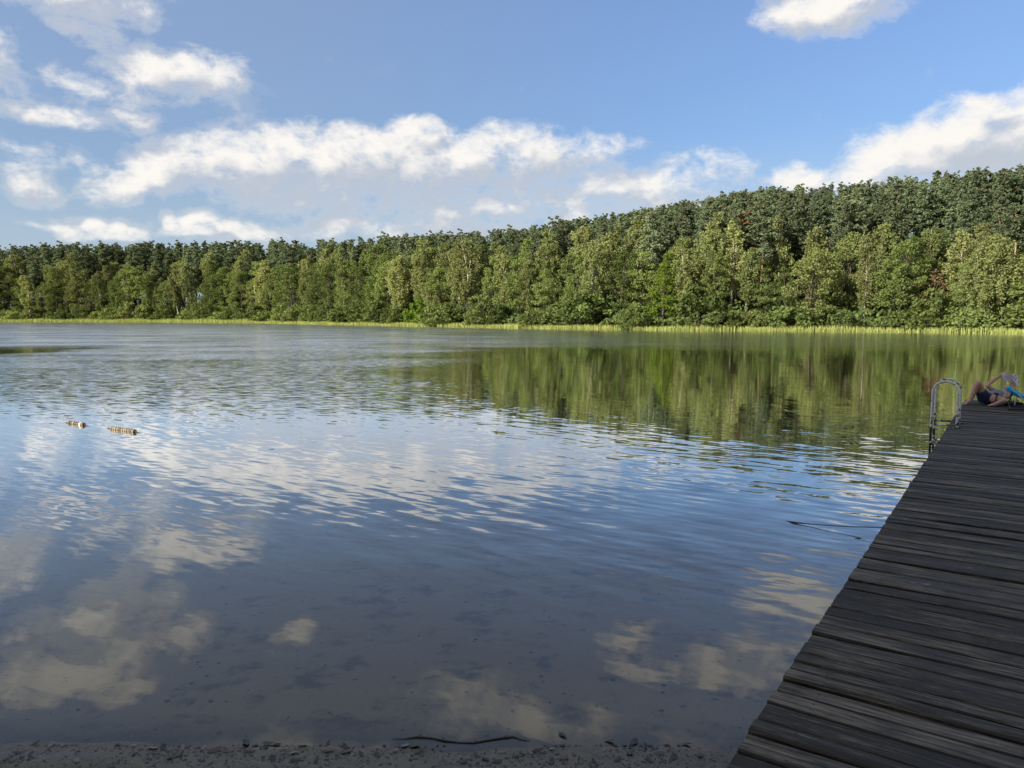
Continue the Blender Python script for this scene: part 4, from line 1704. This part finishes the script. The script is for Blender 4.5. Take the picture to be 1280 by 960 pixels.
# ------------------------------------------------------------------ shore litter
def leaf_mesh(kind):
    n = 9
    top, bot = [], []
    wf = (.42, .55, .34)[kind % 3]
    curl = (.25, .5, .8)[kind % 3]
    vs, fs = [], []
    for i in range(n):
        u = i / (n - 1)
        w = wf * math.sin(math.pi * u) ** .8 * (1 + .12 * math.sin(9 * u + kind)) * .5
        x = u - .5
        z = curl * (x * x) * .6 + .03 * math.sin(7 * u + kind)
        vs += [(x, -w, z + curl * w * .6), (x, 0, z), (x, w, z + curl * w * .5)]
    m = len(vs)
    vs += [(x, y, z - .02) for x, y, z in vs]
    for i in range(n - 1):
        for j in (0, 1):
            q = i * 3 + j
            fs.append((q, q + 3, q + 4, q + 1))
            fs.append((q + m, q + 1 + m, q + 4 + m, q + 3 + m))
        a, b = i * 3, i * 3 + 3
        fs.append((a, a + m, b + m, b))
        a, b = i * 3 + 2, i * 3 + 5
        fs.append((a, b, b + m, a + m))
    me = bpy.data.meshes.new('dead_leaf')
    me.from_pydata(vs, [], fs)
    me.update()
    me.polygons.foreach_set('use_smooth', np.ones(len(me.polygons), dtype=bool))
    return me


def leafcol(name, c):
    def b(t):
        tc = t.new('ShaderNodeTexCoord')
        n = t.noise(tc.outputs['Object'], 5.0, 4.0, .6)
        return t.mix(n, (*[q * .5 for q in c], 1), (*[q * 1.3 for q in c], 1)), None, None
    return principled(name, None, rough=.45, build=b)


L_RED, L_DARK, L_GREEN, L_PALE = leafcol('red_brown_leaf', (.085, .035, .022)), leafcol('blackish_leaf', (.022, .018, .014)), leafcol('olive_leaf', (.055, .060, .020)), leafcol('washed_out_leaf', (.17, .16, .14))
LEAF_MESH = {}
for mk, mm in (('r', L_RED), ('d', L_DARK), ('g', L_GREEN), ('p', L_PALE)):
    for k in range(3):
        me = leaf_mesh(k)
        me.materials.append(mm)
        LEAF_MESH[mk, k] = me
WORD = {'r': 'red brown leaf', 'd': 'blackish curled leaf', 'g': 'olive leaf', 'p': 'washed out leaf'}


def shore_at(px, py):
    p = at(px, py, .02)
    for _ in range(6):
        p = at(px, py, max(0.0, float(ground_z(np.array([p.x]), np.array([p.y]))[0])))
    return p


L5 = [(120, 346, 'd'), (170, 352, 'p'), (105, 395, 'd'), (395, 352, 'd'), (445, 355, 'p'), (450, 383, 'd'), (395, 408, 'd'), (600, 385, 'd'), (570, 395, 'd'), (512, 363, 'p'), (545, 362, 'd'), (610, 362, 'p'),
      (680, 362, 'p'), (715, 372, 'r'), (757, 374, 'r'), (830, 376, 'd'), (820, 345, 'd'), (893, 348, 'g'), (925, 351, 'd'), (1010, 352, 'p'), (1095, 345, 'd'), (1095, 372, 'r'), (1155, 376, 'g'), (1055, 400, 'd'),
      (985, 405, 'd'), (910, 398, 'd'), (1205, 384, 'd'), (1260, 385, 'd'), (210, 352, 'p'), (60, 380, 'd'), (20, 400, 'd'), (255, 405, 'p'), (975, 380, 'p'), (1150, 358, 'd')]
L6 = [(105, 355, 'g'), (118, 375, 'd'), (70, 355, 'p'), (40, 370, 'p'), (305, 384, 'd'), (265, 410, 'd'), (380, 410, 'd'), (395, 376, 'p'), (435, 390, 'd'), (465, 380, 'g'), (512, 372, 'd'), (560, 366, 'p'),
      (600, 398, 'r'), (650, 398, 'd'), (700, 407, 'd'), (820, 380, 'd'), (872, 357, 'd'), (915, 382, 'g'), (835, 342, 'd'), (755, 340, 'd'), (595, 318, 'd'), (1055, 388, 'd'), (940, 345, 'p'), (885, 402, 'd'),
      (965, 395, 'd'), (735, 368, 'p'), (340, 400, 'd'), (560, 408, 'd'), (1010, 350, 'd'), (780, 400, 'd')]
spots = [(x / 2.667, 800 + y / 2.667, k) for x, y, k in L5] + [(480 + x / 2.667, 800 + y / 2.667, k) for x, y, k in L6]
leaves = []
for i, (px, py, k) in enumerate(spots):
    p = shore_at(px, py)
    o = link('dead_leaf', LEAF_MESH[k, i % 3])
    o.location = p + Vector((0, 0, .006))
    s = {'r': .050, 'd': .044, 'g': .046, 'p': .044}[k] * random.uniform(.7, 1.35)
    if (px, py) == (spots[14][0], spots[14][1]):
        s = .052
    o.scale = (s, s, s * .45)
    o.rotation_euler = (random.uniform(-.3, .3), random.uniform(-.3, .3), random.uniform(0, 6.28))
    o['category'] = 'leaf'
    o['group'] = 'washed up leaves on the shore'
    leaves.append({'o': o, 'px': px, 'row': 'leaf', 'word': WORD[k], 'mark': None})
lm = {14: ('large red brown leaf, the biggest on the wet sand at the left', 'biggest red brown leaf'),
      17: ('olive green leaf lying right at the waterline left of the stick', 'waterline olive leaf'),
      22: ('olive leaf with dark edge in a small leaf heap left of the stick', 'heaped olive leaf'),
      34: ('olive leaf directly under the left end of the long dark stick', 'olive leaf under the stick'),
      51: ('dark olive leaf standing out near the jetty corner', 'dark olive leaf by the jetty'),
      2: ('blackish curled leaf alone at the far left of the beach', 'lone far left leaf')}
for i, (lb, sh) in lm.items():
    leaves[i]['o']['label'] = lb
    leaves[i]['mark'] = sh
    leaves[i]['row'] = 'mark'
label_by_landmark([q for q in leaves if q['row'] != 'mark'], [q for q in leaves if q['row'] == 'mark'], {'leaf': 'on the sand'})

# long dark stick at the waterline
q = MB()
sp = [(490, 923.5), (505, 923), (522, 921.5), (540, 922), (556, 926), (575, 928), (592, 928), (610, 925.5), (628, 922), (642, 921.5), (652, 924), (662, 927)]
pts = []
for px, py in sp:
    p = at(px, py + random.uniform(-.8, .8), .001)
    pts.append(p + Vector((0, 0, random.uniform(-.002, .002))))
q.tube(pts, [.002, .004, .0055, .005, .005, .0045, .005, .0055, .0055, .005, .003, .001], 7)
for i in (2, 4, 6, 8):
    e = pts[i] + Vector((random.uniform(-.03, .03), random.uniform(.0, .04), .01))
    q.tube([pts[i], e], [.003, .001], 5)
tag(q.build('stick', L_DARK), 'long thin wavy dark stick lying along the waterline', 'stick')


def bits(name, n, sampler, mat, size, label, cat):
    vs, fs = [], []
    for i in range(n):
        p = sampler()
        a = random.uniform(0, 6.28)
        s = size * random.uniform(.4, 1.5) * random.uniform(.5, 1)
        asp = random.choice([1.0, .5, .2, .15])
        k = len(vs)
        m = 6
        for j in range(m):
            t_ = j * 6.283 / m
            r = random.uniform(.7, 1.2)
            x, y = math.cos(t_) * s * r, math.sin(t_) * s * r * asp
            vs.append((p.x + x * math.cos(a) - y * math.sin(a), p.y + x * math.sin(a) + y * math.cos(a), p.z + .001 + random.uniform(0, s * .25)))
        vs.append((p.x, p.y, p.z + s * .35))
        for j in range(m):
            fs.append((k + j, k + (j + 1) % m, k + m))
    me = bpy.data.meshes.new(name)
    me.from_pydata(vs, [], fs)
    me.update()
    me.materials.append(mat)
    tag(link(name, me), label, cat, kind='stuff')


def beach_spot():
    px = random.uniform(-10, 925)
    py = 934 + 40 * random.random() ** .6 + 2 * math.sin(px * .02)
    if random.random() < .55:
        c = random.choice(spots)
        px, py = c[0] + random.gauss(0, 16), max(932, c[1] + random.gauss(2, 4))
    return shore_at(px, py)


def bed_spot():
    px, py = random.uniform(0, 960), 700 + 225 * random.random() ** .7
    p = at(px, py, -.05)
    for _ in range(5):
        p = at(px, py, float(ground_z(np.array([p.x]), np.array([p.y]))[0]))
    return p


bits('leaf_crumbs', 2200, beach_spot, L_DARK, .0085, 'scattered dark crumbs of leaves and bark on the sand', 'debris')
bits('sunken_litter', 420, bed_spot, leafcol('sodden_leaf', (.060, .052, .040)), .014, 'dark bits of sunken leaf on the shallow lake floor', 'debris')
